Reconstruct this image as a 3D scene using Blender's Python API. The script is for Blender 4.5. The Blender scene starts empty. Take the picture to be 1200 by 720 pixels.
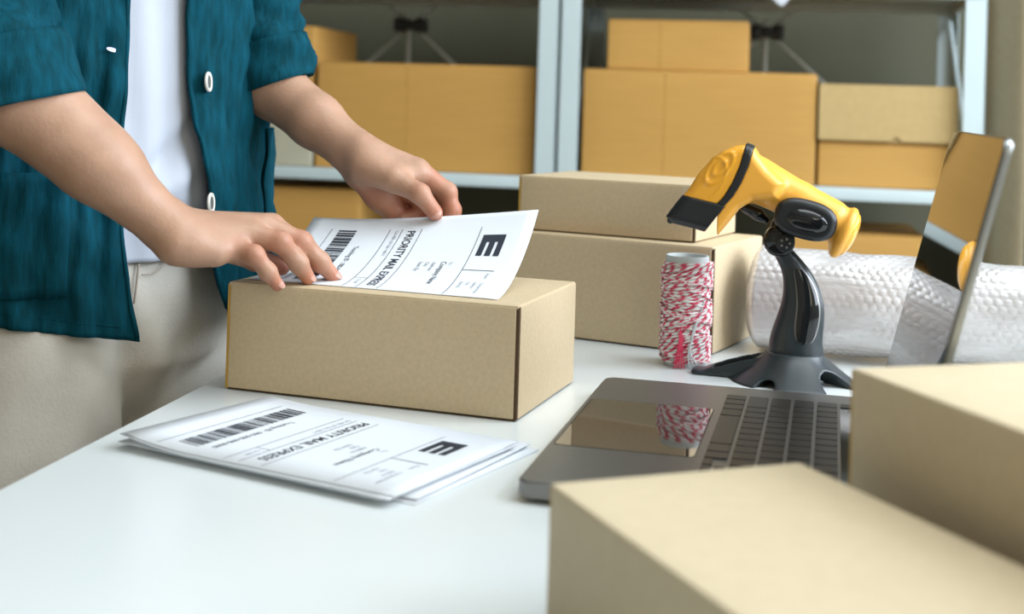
import bpy, bmesh, math, random
import numpy as np
from mathutils import Vector, Matrix
random.seed(3); RNG = np.random.RandomState(5)
S = bpy.context.scene
COL = S.collection
PI = math.pi
Z0 = 0.74                                   # height of the table top above the floor
rad = math.radians

# ------------------------------------------------------------------ camera
F_PX, CY, PITCH, ROLL, CAM_H = 1529.115, 103.726, -0.01163, 0.03169, 0.25953
_fw = np.array([0, math.cos(PITCH), -math.sin(PITCH)]); _r = np.array([1., 0, 0]); _u = np.cross(_r, _fw)
_rt = math.cos(ROLL) * _r + math.sin(ROLL) * _u
_up = -math.sin(ROLL) * _r + math.cos(ROLL) * _u
CAM = np.array([0, 0, CAM_H + Z0])
cd = bpy.data.cameras.new('camera'); cam = bpy.data.objects.new('camera', cd); COL.objects.link(cam)
cam.matrix_world = Matrix(((_rt[0], _up[0], -_fw[0], 0), (_rt[1], _up[1], -_fw[1], 0), (_rt[2], _up[2], -_fw[2], CAM[2]), (0, 0, 0, 1)))
cd.sensor_width = 36; cd.lens = F_PX * 36 / 1200
cd.shift_y = (CY - 360) / 1200
cd.clip_start = 0.02; cd.clip_end = 60
cd.dof.use_dof = True; cd.dof.focus_distance = 1.16; cd.dof.aperture_fstop = cd.lens / 8.8
S.camera = cam

def at(px, py, Y):
    """world point at depth Y on the photograph's line of sight through (px, py)"""
    d = _fw + (px - 600) / F_PX * _rt - (py - CY) / F_PX * _up
    return CAM + d * (Y / d[1])

# ------------------------------------------------------------------ world, lights, exposure
W = bpy.data.worlds.new('world'); S.world = W; W.use_nodes = True
W.node_tree.nodes['Background'].inputs[0].default_value = (1.0, 0.92, 0.75, 1)
W.node_tree.nodes['Background'].inputs[1].default_value = 0.40
def area(name, loc, aim, sx, sy, power, col):
    l = bpy.data.lights.new(name, 'AREA'); l.shape = 'RECTANGLE'; l.size = sx; l.size_y = sy; l.energy = power; l.color = col
    o = bpy.data.objects.new(name, l); COL.objects.link(o); o.location = loc
    o.rotation_euler = (Vector(aim) - Vector(loc)).to_track_quat('-Z', 'Y').to_euler()
    return o
area('window_daylight', (2.12, 0.75, Z0 + 1.12), (0.0, 1.0, Z0 + 0.1), 2.3, 1.6, 118, (0.88, 0.975, 1.10))
area('rear_fill', (1.8, -2.1, Z0 + 1.3), (0.0, 2.0, Z0 + 0.1), 2.4, 1.4, 44, (1.0, 0.92, 0.74))  # warm fill added behind the camera to lift front faces; no window modelled
area('overhead_fill', (0.75, 0.95, 2.66), (0.75, 0.95, 0), 1.6, 1.2, 26, (0.92, 0.98, 1.0))  # soft fill added overhead to brighten table and box tops; no fixture
vs = S.view_settings; vs.view_transform = 'Standard'; vs.look = 'None'; vs.exposure = 0.0; vs.gamma = 1; vs.use_curve_mapping = False

# ------------------------------------------------------------------ materials
def lin(r, g, b):
    f = lambda c: (c / 255 / 12.92) if c / 255 <= .04045 else ((c / 255 + .055) / 1.055) ** 2.4
    return (f(r), f(g), f(b), 1)
def mat(name, col, rough=.5, metal=0, spec=.5, var=0.0, vscale=30, bump=0, bscale=200, stretch=(1, 1, 1), coat=0, sss=0, trans=0, sheen=0, detail=4, ior=1.45):
    m = bpy.data.materials.new(name); m.use_nodes = True
    nt = m.node_tree; b = nt.nodes['Principled BSDF']; L = nt.links
    b.inputs['Base Color'].default_value = col; b.inputs['Roughness'].default_value = rough
    b.inputs['Metallic'].default_value = metal; b.inputs['Specular IOR Level'].default_value = spec
    b.inputs['Coat Weight'].default_value = coat; b.inputs['Coat Roughness'].default_value = .05
    b.inputs['IOR'].default_value = ior
    if trans: b.inputs['Transmission Weight'].default_value = trans
    if sheen: b.inputs['Sheen Weight'].default_value = sheen
    if sss:
        b.inputs['Subsurface Weight'].default_value = sss; b.inputs['Subsurface Radius'].default_value = (.9, .35, .2); b.inputs['Subsurface Scale'].default_value = .006
    tc = nt.nodes.new('ShaderNodeTexCoord'); mp = nt.nodes.new('ShaderNodeMapping'); mp.inputs['Scale'].default_value = stretch
    L.new(tc.outputs['Object'], mp.inputs['Vector'])
    if var:
        n = nt.nodes.new('ShaderNodeTexNoise'); n.inputs['Scale'].default_value = vscale; n.inputs['Detail'].default_value = detail
        L.new(mp.outputs[0], n.inputs['Vector'])
        mx = nt.nodes.new('ShaderNodeMixRGB'); mx.blend_type = 'MULTIPLY'; mx.inputs[1].default_value = col
        rp = nt.nodes.new('ShaderNodeValToRGB'); rp.color_ramp.elements[0].position = .3; rp.color_ramp.elements[1].position = .7
        rp.color_ramp.elements[0].color = (1 - var, 1 - var * 1.1, 1 - var * 1.25, 1); rp.color_ramp.elements[1].color = (1, 1, 1, 1)
        L.new(n.outputs[0], rp.inputs[0]); L.new(rp.outputs[0], mx.inputs[2]); mx.inputs[0].default_value = 1
        L.new(mx.outputs[0], b.inputs['Base Color'])
    if bump:
        n2 = nt.nodes.new('ShaderNodeTexNoise'); n2.inputs['Scale'].default_value = bscale; n2.inputs['Detail'].default_value = 5
        L.new(mp.outputs[0], n2.inputs['Vector'])
        bp = nt.nodes.new('ShaderNodeBump'); bp.inputs['Strength'].default_value = bump; bp.inputs['Distance'].default_value = .002
        L.new(n2.outputs[0], bp.inputs['Height']); L.new(bp.outputs[0], b.inputs['Normal'])
    return m
M = {}
M['kraft'] = mat('kraft_card', (.57, .452, .292, 1), .62, spec=.35, var=.10, vscale=260, bump=.05, bscale=500)
M['kraft_pale'] = mat('pale_kraft_card', (.585, .487, .328, 1), .6, spec=.4, var=.06, vscale=120)
M['kraft_core'] = mat('corrugated_edge', (.10, .062, .028, 1), .8, var=.3, vscale=300)
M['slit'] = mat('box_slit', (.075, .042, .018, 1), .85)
M['edge_glow'] = mat('edge_glow_tint', (.50, .30, .06, 1), .7)  # orange glow of the lit card edge, put into its colour
M['carton'] = mat('orange_brown_carton', (.53, .297, .080, 1), .6, spec=.3, var=.07, vscale=8, bump=.05, bscale=60, stretch=(1, 1, 14))
M['carton_kraft'] = mat('drawer_box_card', (.50, .36, .16, 1), .6, spec=.3, var=.07, vscale=60)
M['carton_grey'] = mat('grey_white_carton', (.44, .42, .32, 1), .6, spec=.3, var=.05, vscale=20)
M['tape'] = mat('packing_tape', (.56, .33, .11, 1), .3, spec=.5)
M['table'] = mat('white_laminate', (.725, .765, .765, 1), .22, spec=.32, var=.015, vscale=3)
M['steel'] = mat('white_steel', lin(192, 207, 209), .42, spec=.4, var=.03, vscale=20)
M['steel_dim'] = mat('grey_steel', lin(188, 192, 184), .45, spec=.4)
M['wall'] = mat('olive_grey_paint', lin(101, 101, 85), .9, spec=.2, var=.05, vscale=5)
M['wall_light'] = mat('light_paint', lin(205, 203, 190), .85, var=.03, vscale=4)
M['ceiling'] = mat('ceiling_paint', lin(225, 226, 220), .9)
M['floor'] = mat('floor_vinyl', lin(120, 112, 100), .5, var=.15, vscale=6)
M['curtain'] = mat('taupe_curtain', lin(166, 154, 126), .85, var=.08, vscale=80)
M['dark'] = mat('black_plastic', (.013, .015, .017, 1), .38, spec=.5, bump=.03, bscale=900)
M['gloss'] = mat('gloss_black', (.008, .009, .010, 1), .07, spec=.6)
M['stand'] = mat('charcoal_plastic', (.022, .030, .034, 1), .30, spec=.55, bump=.02, bscale=1200)
M['yellow'] = mat('yellow_plastic', (.83, .40, .055, 1), .32, spec=.5)
M['yellow_cap'] = mat('yellow_cap_plastic', (.80, .37, .03, 1), .20, spec=.5, coat=.3)
M['alu'] = mat('space_grey_metal', (.24, .232, .222, 1), .36, metal=.85, spec=.5)
M['alu_edge'] = mat('bright_metal', (.42, .45, .46, 1), .28, metal=.9)
M['trackpad'] = mat('trackpad_glass', (.235, .225, .21, 1), .035, metal=.92)
M['key'] = mat('key_plastic', (.026, .023, .020, 1), .38, spec=.6)
M['well'] = mat('keyboard_well', (.012, .011, .010, 1), .6)
M['key_bed'] = mat('key_bed', (.26, .25, .235, 1), .4, metal=.8)
M['screen'] = mat('screen_glass', (.005, .005, .005, 1), .02, spec=.5, ior=1.5)
M['rubber'] = mat('rubber', (.012, .013, .014, 1), .7)
M['paper'] = mat('white_paper', (.72, .76, .81, 1), .6, spec=.3)
M['ink'] = mat('black_ink', (.020, .027, .042, 1), .6)
M['ink_grey'] = mat('grey_ink', (.22, .24, .27, 1), .7)
M['bubble'] = mat('bubble_wrap', (.80, .78, .80, 1), .26, spec=.7, var=.22, vscale=26, bump=1.0, bscale=75, stretch=(.6, 1.6, 1.6), trans=.35, coat=.5)
M['skin'] = mat('skin', (.53, .315, .22, 1), .46, spec=.4, var=.10, vscale=38, bump=.10, bscale=420, sss=.18)
def tint_skin(m):
    nt = m.node_tree; b = nt.nodes['Principled BSDF']; src = b.inputs['Base Color'].links[0].from_socket
    at_ = nt.nodes.new('ShaderNodeAttribute'); at_.attribute_name = 'flush'
    mx = nt.nodes.new('ShaderNodeMixRGB'); mx.blend_type = 'MULTIPLY'; mx.inputs[2].default_value = (1.06, .70, .64, 1)
    nt.links.new(at_.outputs['Fac'], mx.inputs[0]); nt.links.new(src, mx.inputs[1]); nt.links.new(mx.outputs[0], b.inputs['Base Color'])
M['skin'] = mat('skin', (.43, .255, .172, 1), .44, spec=.4, var=.14, vscale=42, bump=.16, bscale=260, sss=.15)
tint_skin(M['skin'])
M['nail'] = mat('fingernail', (.50, .275, .215, 1), .22, spec=.5, sss=.1)
M['shirt'] = mat('teal_linen', (.0022, .060, .092, 1), .85, spec=.10, var=.42, vscale=150, bump=1.0, bscale=110, stretch=(1, 1, .22))
M['tee'] = mat('white_cotton', (.43, .465, .53, 1), .85, spec=.2, bump=.2, bscale=60)
M['trouser'] = mat('beige_cotton', (.57, .545, .49, 1), .85, spec=.2, var=.08, vscale=40, bump=.25, bscale=300)
M['seam'] = mat('seam_thread', (.36, .31, .25, 1), .9)
M['button'] = mat('shell_button', (.74, .73, .66, 1), .25)
M['button_dark'] = mat('dark_button_centre', (.10, .105, .10, 1), .4)  # dark centre of the button face
M['thread'] = mat('lilac_thread', (.50, .52, .66, 1), .8)
M['hair'] = mat('black_hair', (.012, .010, .009, 1), .5)
M['shoe'] = mat('white_shoe', (.55, .55, .53, 1), .6)
M['tube'] = mat('grey_card_tube', lin(196, 202, 202), .6)
M['red'] = mat('red_thread', (.62, .045, .10, 1), .7)
M['mark'] = mat('red_print', (.30, .035, .03, 1), .7)
def twine_mat():
    m = bpy.data.materials.new('bakers_twine'); m.use_nodes = True; nt = m.node_tree; b = nt.nodes['Principled BSDF']
    b.inputs['Roughness'].default_value = .75
    uv = nt.nodes.new('ShaderNodeUVMap'); sp = nt.nodes.new('ShaderNodeSeparateXYZ'); nt.links.new(uv.outputs[0], sp.inputs[0])
    a = nt.nodes.new('ShaderNodeMath'); a.operation = 'ADD'; nt.links.new(sp.outputs[0], a.inputs[0]); nt.links.new(sp.outputs[1], a.inputs[1])
    f = nt.nodes.new('ShaderNodeMath'); f.operation = 'FRACT'; nt.links.new(a.outputs[0], f.inputs[0])
    r = nt.nodes.new('ShaderNodeValToRGB'); r.color_ramp.interpolation = 'CONSTANT'
    r.color_ramp.elements[0].color = (.64, .05, .11, 1); r.color_ramp.elements[1].position = .42; r.color_ramp.elements[1].color = (.80, .79, .76, 1)
    nt.links.new(f.outputs[0], r.inputs[0]); nt.links.new(r.outputs[0], b.inputs['Base Color'])
    return m
M['twine'] = twine_mat()

# ------------------------------------------------------------------ object helpers
def tag(o, label=None, cat=None, group=None, kind=None):
    if label: o['label'] = label
    if cat: o['category'] = cat
    if group: o['group'] = group
    if kind: o['kind'] = kind
    return o
ROOTM = {}
def thing(name, label, cat, loc, rz=0, group=None):
    o = bpy.data.objects.new(name, None); COL.objects.link(o); o.empty_display_size = .05
    o.location = loc; o.rotation_euler = (0, 0, rz); tag(o, label, cat, group)
    ROOTM[o.name] = Matrix.Translation(Vector(loc)) @ Matrix.Rotation(rz, 4, 'Z')
    return o
def link(name, me, parent=None, loc=None, rz=0, label=None):
    o = bpy.data.objects.new(name, me); COL.objects.link(o)
    if parent: o.parent = parent
    if loc is not None: o.location = loc
    if rz: o.rotation_euler = (0, 0, rz)
    if label: o['label'] = label
    return o
def finish(me, m, smooth=True, angle=None):
    for x in (m if isinstance(m, (list, tuple)) else [m]): me.materials.append(x)
    if smooth:
        me.polygons.foreach_set('use_smooth', [True] * len(me.polygons))
        if angle: me.set_sharp_from_angle(angle=rad(angle))
    me.update(); return me
def mesh(name, V, Fc, m, smooth=True, angle=None):
    me = bpy.data.meshes.new(name)
    V = np.asarray(V, float)
    me.from_pydata(V.tolist(), [], [list(map(int, f)) for f in Fc]) if not isinstance(Fc, np.ndarray) else me.from_pydata(V.tolist(), [], Fc.tolist())
    return finish(me, m, smooth, angle)
def tolocal(V, root):
    Mi = np.array(ROOTM[root.name].inverted()); V = np.asarray(V, float)
    return V @ Mi[:3, :3].T + Mi[:3, 3]
def wmesh(name, V, Fc, m, root, parent=None, smooth=True, angle=None, label=None):
    """mesh whose vertices are given in world space, as a part of root"""
    return link(name, mesh(name, tolocal(V, root), Fc, m, smooth, angle), parent or root, label=label)
def bm_obj(name, bm, m, parent=None, loc=None, rz=0, smooth=True, angle=30, label=None):
    me = bpy.data.meshes.new(name); bmesh.ops.recalc_face_normals(bm, faces=bm.faces); bm.to_mesh(me); bm.free()
    return link(name, finish(me, m, smooth, angle), parent, loc, rz, label)
def box_bm(x0, x1, y0, y1, z0, z1, bev=0.0, seg=2, bm=None):
    b = bmesh.new()
    r = bmesh.ops.create_cube(b, size=1)
    for v in b.verts: v.co = Vector((x0 + (v.co.x + .5) * (x1 - x0), y0 + (v.co.y + .5) * (y1 - y0), z0 + (v.co.z + .5) * (z1 - z0)))
    if bev: bmesh.ops.bevel(b, geom=list(b.edges), offset=bev, segments=seg, affect='EDGES', profile=.6)
    if bm is None: return b
    me = bpy.data.meshes.new('t'); b.to_mesh(me); b.free(); bm.from_mesh(me); bpy.data.meshes.remove(me); return bm
def slab(x0, x1, y0, y1, z0, z1, bev, bulge=0, axis=1, sgn=1, n=10):
    """a bevelled card panel; its flat sides bow out by `bulge` along `axis`"""
    b = box_bm(x0, x1, y0, y1, z0, z1)
    bmesh.ops.subdivide_edges(b, edges=[e for e in b.edges if e.calc_length() > .02], cuts=n, use_grid_fill=True)
    lo = (x0, y0, z0); hi = (x1, y1, z1)
    for v in b.verts:
        q = 1
        for k in range(3):
            if k != axis:
                t = (v.co[k] - lo[k]) / (hi[k] - lo[k]); q *= 4 * t * (1 - t)
        v.co[axis] += sgn * bulge * q
    if bev:
        bmesh.ops.bevel(b, geom=[e for e in b.edges if len(e.link_faces) == 2 and e.calc_face_angle(0) > .8], offset=bev, segments=3, affect='EDGES', profile=.6)
    return b
def tube(pts, r, n=8, closed=False, cap=True, uvpitch=None):
    """round tube along points; r scalar or per point. returns V, F (and UV rows)"""
    P_ = np.asarray(pts, float); N = len(P_); rr = np.broadcast_to(np.asarray(r, float), (N,))
    T = np.gradient(P_, axis=0); T /= np.linalg.norm(T, axis=1)[:, None] + 1e-12
    up = np.array([0, 0, 1.]) if abs(T[0][2]) < .9 else np.array([1., 0, 0])
    A = np.zeros_like(P_); a = np.cross(T[0], up); a /= np.linalg.norm(a)
    for i in range(N):
        a = a - T[i] * (a @ T[i]); a /= np.linalg.norm(a) + 1e-12; A[i] = a
    B = np.cross(T, A)
    th = np.arange(n) * 2 * PI / n
    V = P_[:, None, :] + rr[:, None, None] * (A[:, None, :] * np.cos(th)[None, :, None] + B[:, None, :] * np.sin(th)[None, :, None])
    V = V.reshape(-1, 3)
    i = np.arange(N - 1)[:, None]; j = np.arange(n)[None, :]; j2 = (j + 1) % n
    Fq = np.stack([i * n + j, i * n + j2, (i + 1) * n + j2, (i + 1) * n + j], -1).reshape(-1, 4)
    Fl = Fq.tolist()
    if cap: Fl += [list(range(n))[::-1], list(range((N - 1) * n, N * n))]
    return V, Fl
def lathe(prof, n=40, c=(0, 0)):
    V = []; Fc = []
    for r, z in prof:
        for k in range(n): V.append((c[0] + r * math.cos(2 * PI * k / n), c[1] + r * math.sin(2 * PI * k / n), z))
    for i in range(len(prof) - 1):
        for k in range(n): Fc.append((i * n + k, i * n + (k + 1) % n, (i + 1) * n + (k + 1) % n, (i + 1) * n + k))
    return V, Fc
def join(parts):
    V = []; Fc = []; o = 0
    for v, f in parts:
        v = np.asarray(v, float); V.append(v); Fc += [[int(i) + o for i in q] for q in f]; o += len(v)
    return np.concatenate(V), Fc
def solidify(o, t, offset=-1):
    md = o.modifiers.new('thickness', 'SOLIDIFY'); md.thickness = t; md.offset = offset; return o

# ---- signed-distance modelling on a grid, turned to a mesh by surface nets
class Vol:
    def __init__(s, lo, hi, h):
        s.lo = np.array(lo, np.float32); s.h = h
        n = np.ceil((np.array(hi) - s.lo) / h).astype(int) + 1
        s.ax = [s.lo[k] + h * np.arange(n[k], dtype=np.float32) for k in range(3)]
        s.F = np.full(n, 1e3, np.float32)
    def sub(s, lo, hi):
        return tuple(slice(max(0, int((lo[k] - s.lo[k]) / s.h)), max(0, int((hi[k] - s.lo[k]) / s.h) + 2)) for k in range(3))
    def put(s, fn, lo, hi, k, mode='u'):
        q = s.sub(np.asarray(lo) - 2.5 * k - 2 * s.h, np.asarray(hi) + 2.5 * k + 2 * s.h)
        X = s.ax[0][q[0]][:, None, None]; Y = s.ax[1][q[1]][None, :, None]; Z = s.ax[2][q[2]][None, None, :]
        if 0 in (X.size, Y.size, Z.size): return
        d = fn(X, Y, Z); a = s.F[q]
        if mode == 'u':
            if k > 0:
                t = np.clip(.5 + .5 * (a - d) / k, 0, 1); s.F[q] = a + (d - a) * t - k * t * (1 - t)
            else: s.F[q] = np.minimum(a, d)
        elif mode == 'x': s.F[q] = np.maximum(a, d)
        elif mode == 's':
            if k > 0:
                t = np.clip(.5 + .5 * (a + d) / k, 0, 1); s.F[q] = -d + (a + d) * t + k * t * (1 - t)
            else: s.F[q] = np.maximum(a, -d)
    def cap(s, a, b, ra, rb, k=.006, mode='u'):
        a = np.asarray(a, float); b = np.asarray(b, float); ab = b - a; L2 = ab @ ab + 1e-12
        def fn(X, Y, Z):
            t = np.clip(((X - a[0]) * ab[0] + (Y - a[1]) * ab[1] + (Z - a[2]) * ab[2]) / L2, 0, 1)
            return np.sqrt((X - a[0] - t * ab[0]) ** 2 + (Y - a[1] - t * ab[1]) ** 2 + (Z - a[2] - t * ab[2]) ** 2) - (ra + t * (rb - ra))
        R = max(ra, rb)
        s.put(fn, np.minimum(a, b) - R, np.maximum(a, b) + R, k, mode)
    def ell(s, c, r, k=.006, R=None, mode='u'):
        c = np.asarray(c, float); r = np.asarray(r, float); R = np.eye(3) if R is None else np.asarray(R)
        def fn(X, Y, Z):
            x, y, z = X - c[0], Y - c[1], Z - c[2]
            p = [R[i][0] * x + R[i][1] * y + R[i][2] * z for i in range(3)]
            k0 = np.sqrt(sum((p[i] / r[i]) ** 2 for i in range(3))); k1 = np.sqrt(sum((p[i] / r[i] ** 2) ** 2 for i in range(3))) + 1e-9
            return k0 * (k0 - 1) / k1
        s.put(fn, c - r.max(), c + r.max(), k, mode)
    def mesh(s, F=None):
        return nets(s.F if F is None else F, s.lo, s.h)
def nets(F, lo, h):
    s = F < 0
    cnt = np.zeros(tuple(np.array(F.shape) - 1), np.uint8)
    sl = lambda d, n: slice(d, n - 1 + d)
    for dx in (0, 1):
        for dy in (0, 1):
            for dz in (0, 1): cnt += s[sl(dx, F.shape[0]), sl(dy, F.shape[1]), sl(dz, F.shape[2])]
    act = (cnt > 0) & (cnt < 8); I = np.argwhere(act); idx = np.full(act.shape, -1, np.int64); idx[act] = np.arange(len(I))
    P_ = np.zeros((len(I), 3)); C_ = np.zeros(len(I))
    cs = [(a, b, c) for a in (0, 1) for b in (0, 1) for c in (0, 1)]
    val = {c: F[I[:, 0] + c[0], I[:, 1] + c[1], I[:, 2] + c[2]].astype(float) for c in cs}
    for c in cs:
        for k in range(3):
            if c[k] == 0:
                e = list(c); e[k] = 1; e = tuple(e); a, b = val[c], val[e]; mk = (a < 0) != (b < 0)
                t = np.where(mk, a / np.where(mk, a - b, 1), 0)
                p = np.array(c, float)[None, :].repeat(len(I), 0); p[:, k] = t
                P_ += p * mk[:, None]; C_ += mk
    V = (I + P_ / C_[:, None]) * h + np.asarray(lo, float)
    Q = []
    for k in range(3):
        u, v = (k + 1) % 3, (k + 2) % 3
        A = [slice(None)] * 3; B = [slice(None)] * 3; A[k] = slice(0, -1); B[k] = slice(1, None)
        sa, sb = s[tuple(A)], s[tuple(B)]
        for flip, mk in ((False, sa & ~sb), (True, ~sa & sb)):
            E_ = np.argwhere(mk); E_ = E_[(E_[:, u] > 0) & (E_[:, v] > 0) & (E_[:, u] < F.shape[u] - 1) & (E_[:, v] < F.shape[v] - 1)]
            def g(du, dv):
                X = E_.copy(); X[:, u] += du; X[:, v] += dv; return idx[X[:, 0], X[:, 1], X[:, 2]]
            q = np.stack([g(-1, -1), g(0, -1), g(0, 0), g(-1, 0)], 1)
            Q.append(q[:, ::-1] if flip else q)
    Q = np.concatenate(Q); Q = Q[(Q >= 0).all(1)]
    # light Laplacian relaxation
    for _ in range(2):
        acc = np.zeros_like(V); n = np.zeros(len(V))
        for a, b in ((0, 1), (1, 2), (2, 3), (3, 0)):
            np.add.at(acc, Q[:, a], V[Q[:, b]]); np.add.at(n, Q[:, a], 1)
        V = np.where(n[:, None] > 0, V * .5 + .5 * acc / np.maximum(n, 1)[:, None], V)
    return V, Q

# ------------------------------------------------------------------ the room
YAW = -0.19
cR, sR = math.cos(YAW), math.sin(YAW)
RACK = np.array([0.1238, 2.65])             # origin of the rack row, on its front plane
def rk(a, b): return (RACK[0] + a * cR - b * sR, RACK[1] + a * sR + b * cR)
def struct(name, bm, m, loc=(0, 0, 0), rz=0):
    o = bm_obj(name, bm, m, None, loc, rz); o['kind'] = 'structure'; return o
struct('floor', box_bm(-4, 2.3, -3.2, 4.4, -.1, 0), M['floor'])
struct('ceiling', box_bm(-4, 2.3, -3.2, 4.4, 2.7, 2.8), M['ceiling'])
wx, wy = rk(0, .62)
struct('wall_back', box_bm(-3.4, 2.0, 0, .12, 0, 2.7), M['wall'], (wx, wy, 0), YAW)
struct('wall_left', box_bm(-3.6, -3.48, -3.2, 4.4, 0, 2.7), M['wall_light'])
# window wall on the right, out of frame: piers and bands round one long opening
bm = box_bm(2.18, 2.3, -3.2, -.45, 0, 2.7)
box_bm(2.18, 2.3, 1.95, 4.0, 0, 2.7, bm=bm); box_bm(2.18, 2.3, -.45, 1.95, 0, .95, bm=bm); box_bm(2.18, 2.3, -.45, 1.95, 2.6, 2.7, bm=bm)
struct('wall_right', bm, M['wall_light'])
bm = box_bm(2.19, 2.25, -.45, -.39, .95, 2.6)
for y in (.72, 1.89): box_bm(2.19, 2.25, y, y + .06, .95, 2.6, bm=bm)
for z in (.95, 2.54): box_bm(2.19, 2.25, -.45, 1.95, z, z + .06, bm=bm)
struct('window_1', bm, M['steel'])

# curtain beside the racks
cur = thing('curtain', 'taupe curtain hanging in soft folds right of the steel shelving', 'curtain', (*rk(.98, .02), 0), YAW)
V = []; Fc = []; NX, NZ = 60, 6
for i in range(NX + 1):
    t = i / NX; x = -.178 + t * .076
    for j in range(NZ + 1):
        z = .04 + 2.5 * j / NZ
        V.append((x + .0015 * math.sin(2 * z), .055 - .085 * math.sin(PI / 2 * min(1, t / .86)) ** 1.3 + .9 * max(0, t - .90) + .003 * math.sin(9 * t + j), z))
for i in range(NX):
    for j in range(NZ): Fc.append((i * (NZ + 1) + j, (i + 1) * (NZ + 1) + j, (i + 1) * (NZ + 1) + j + 1, i * (NZ + 1) + j + 1))
solidify(link('curtain_cloth', mesh('curtain_cloth', V, Fc, M['curtain']), cur), .003)
V, Fc = tube([(-.22, .01, 2.56), (.5, .01, 2.56)], .012, 12)
link('curtain_rod', mesh('curtain_rod', V, Fc, M['steel'], angle=40), cur)

# ------------------------------------------------------------------ steel racks
def rack(label, a0, a1, z_sh, depth=.40):
    """posts, shelves with lips, rear cross braces with a clip; local x along the row, y to the back"""
    w = a1 - a0; pw = .040
    r = thing('storage_rack', label, 'shelf', (*rk(a0, 0), 0), YAW, 'white steel storage racks along the back wall')
    for x in (0, w - pw):
        for y in (0, depth - .036):
            fr = y == 0
            bm = box_bm(x, x + pw, y if fr else y + .033, (y + .003) if fr else y + .036, 0, Z0 + 1.1, .0008, 1)
            xx = (x, x + .003) if x == 0 else (x + pw - .003, x + pw)
            box_bm(xx[0], xx[1], y, y + .036, 0, Z0 + 1.1, .0008, 1, bm=bm)
            bm_obj('post', bm, M['steel'], r)
    for z in z_sh:
        zt = Z0 + z
        bm_obj('shelf_panel', box_bm(.004, w - .004, .004, depth - .004, zt - .004, zt, .001, 1), M['steel_dim'], r)
        bm_obj('front_beam', box_bm(.002, w - .002, -.003, .012, zt - .024, zt + .001, .003, 2), M['steel'], r)
        bm_obj('rear_beam', box_bm(.002, w - .002, depth - .012, depth + .002, zt - .024, zt + .001, .003, 2), M['steel_dim'], r)
        for x in (0.004, w - .016):
            bm_obj('side_beam', box_bm(x, x + .012, .012, depth - .012, zt - .024, zt - .004, .001, 1), M['steel_dim'], r)
    zc = Z0 + .440; xc = w / 2; yb = depth + .010
    for sx in (-1, 1):
        for sz in (-1, 1):
            p = [(xc, yb, zc), (xc + sx * (w / 2 - .02), yb, zc + sz * .345)]
            V, Fc = tube(p, .005, 8); link('cross_brace', mesh('cross_brace', V, Fc, M['steel_dim'], angle=40), r)
        V, Fc = tube([((.018 if sx < 0 else w - .018), .02, Z0 + .13), ((.018 if sx < 0 else w - .018), depth - .02, Z0 + .47)], .005, 8)
        link('side_brace', mesh('side_brace', V, Fc, M['steel'], angle=40), r)
    V, Fc = tube([(xc - .004, yb - .012, Z0 + .09), (xc - .004, yb - .012, Z0 + .47)], .006, 8)
    link('centre_rod', mesh('centre_rod', V, Fc, M['steel_dim'], angle=40), r)
    bm = box_bm(xc - .036, xc + .036, yb - .03, yb + .012, zc - .012, zc + .012, .006, 2)
    for sx in (-1, 1): box_bm(xc + sx * .026 - .012, xc + sx * .026 + .012, yb - .034, yb + .014, zc - .017, zc + .017, .006, 2, bm=bm)
    bm_obj('brace_clip', bm, M['dark'], r)
    return r
rack('white steel rack on the left, behind the person, holding three boxes on its shelf', -.875, -.034, (-.267, .111, .512))
rack('white steel rack on the right, behind the scanner, holding boxes up to the curtain', -.028, .797, (-.267, .115, .512))

# cartons on the racks
def carton(label, a0, a1, z0, z1, b0=.03, dep=.33, m='carton', yaw=0, seam=.28, group='cartons on the steel racks', tape=True):
    w = a1 - a0; h = z1 - z0
    r = thing('carton', label, 'box', (*rk((a0 + a1) / 2, b0), Z0 + z0), YAW + yaw, group)
    bm_obj('box_body', slab(-w / 2, w / 2, 0, dep, 0, h - .003, .004, .0005, 1, -1, 8), M[m], r)
    for k, (y0, y1) in enumerate(((.001, dep / 2 - .001), (dep / 2 + .001, dep - .001))):
        bm_obj('top_flap', box_bm(-w / 2 + .001, w / 2 - .001, y0, y1, h - .0032, h, .0012, 2), M[m], r)
    if tape: bm_obj('packing_tape', box_bm(-w / 2 + .01, w / 2 - .01, dep / 2 - .024, dep / 2 + .024, h, h + .0004), M['tape'], r, smooth=False)
    if seam: bm_obj('glued_seam', box_bm(-w / 2 + seam * w, -w / 2 + seam * w + .0012, -.0010, .0, .003, h - .006), M[m], r)
    return r
carton('wide orange-brown carton on the left rack shelf, behind the reaching arm', -.555, -.079, .1115, .337, seam=.42)
carton('small grey-white carton at the left end of the shelf beside the teal shirt', -.745, -.562, .1115, .222, b0=.03, m='carton_grey', seam=0)
bx = carton('brown carton standing on the grey-white one, half hidden by the sleeve', -.77, -.567, .2225, .412, b0=.035, dep=.30, seam=0)
bm = bmesh.new(); bmesh.ops.create_circle(bm, cap_ends=True, radius=.012, segments=20)
for v in bm.verts: v.co = Vector((.1021, .13 + v.co.x, .10 + v.co.y))
bm_obj('red_print_mark', bm, M['mark'], bx, smooth=False)
carton('orange-brown carton on the lower left shelf beneath the wide carton', -.70, -.452, -.2665, .0655, b0=.03, seam=0)
carton('largest orange-brown carton on the right rack, directly behind the scanner', .017, .484, .1155, .337, seam=.36)
carton('small orange-brown carton on top of the largest carton', .063, .348, .3375, .440, b0=.04, seam=.38)
carton('low orange-brown carton under the pale lidded box at the right shelf end', .490, .745, .1155, .2055, b0=.035, seam=0, tape=False)
carton('orange-brown carton on the lower right shelf behind the bubble wrap', .40, .70, -.2665, .0235, b0=.02, seam=0)
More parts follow.
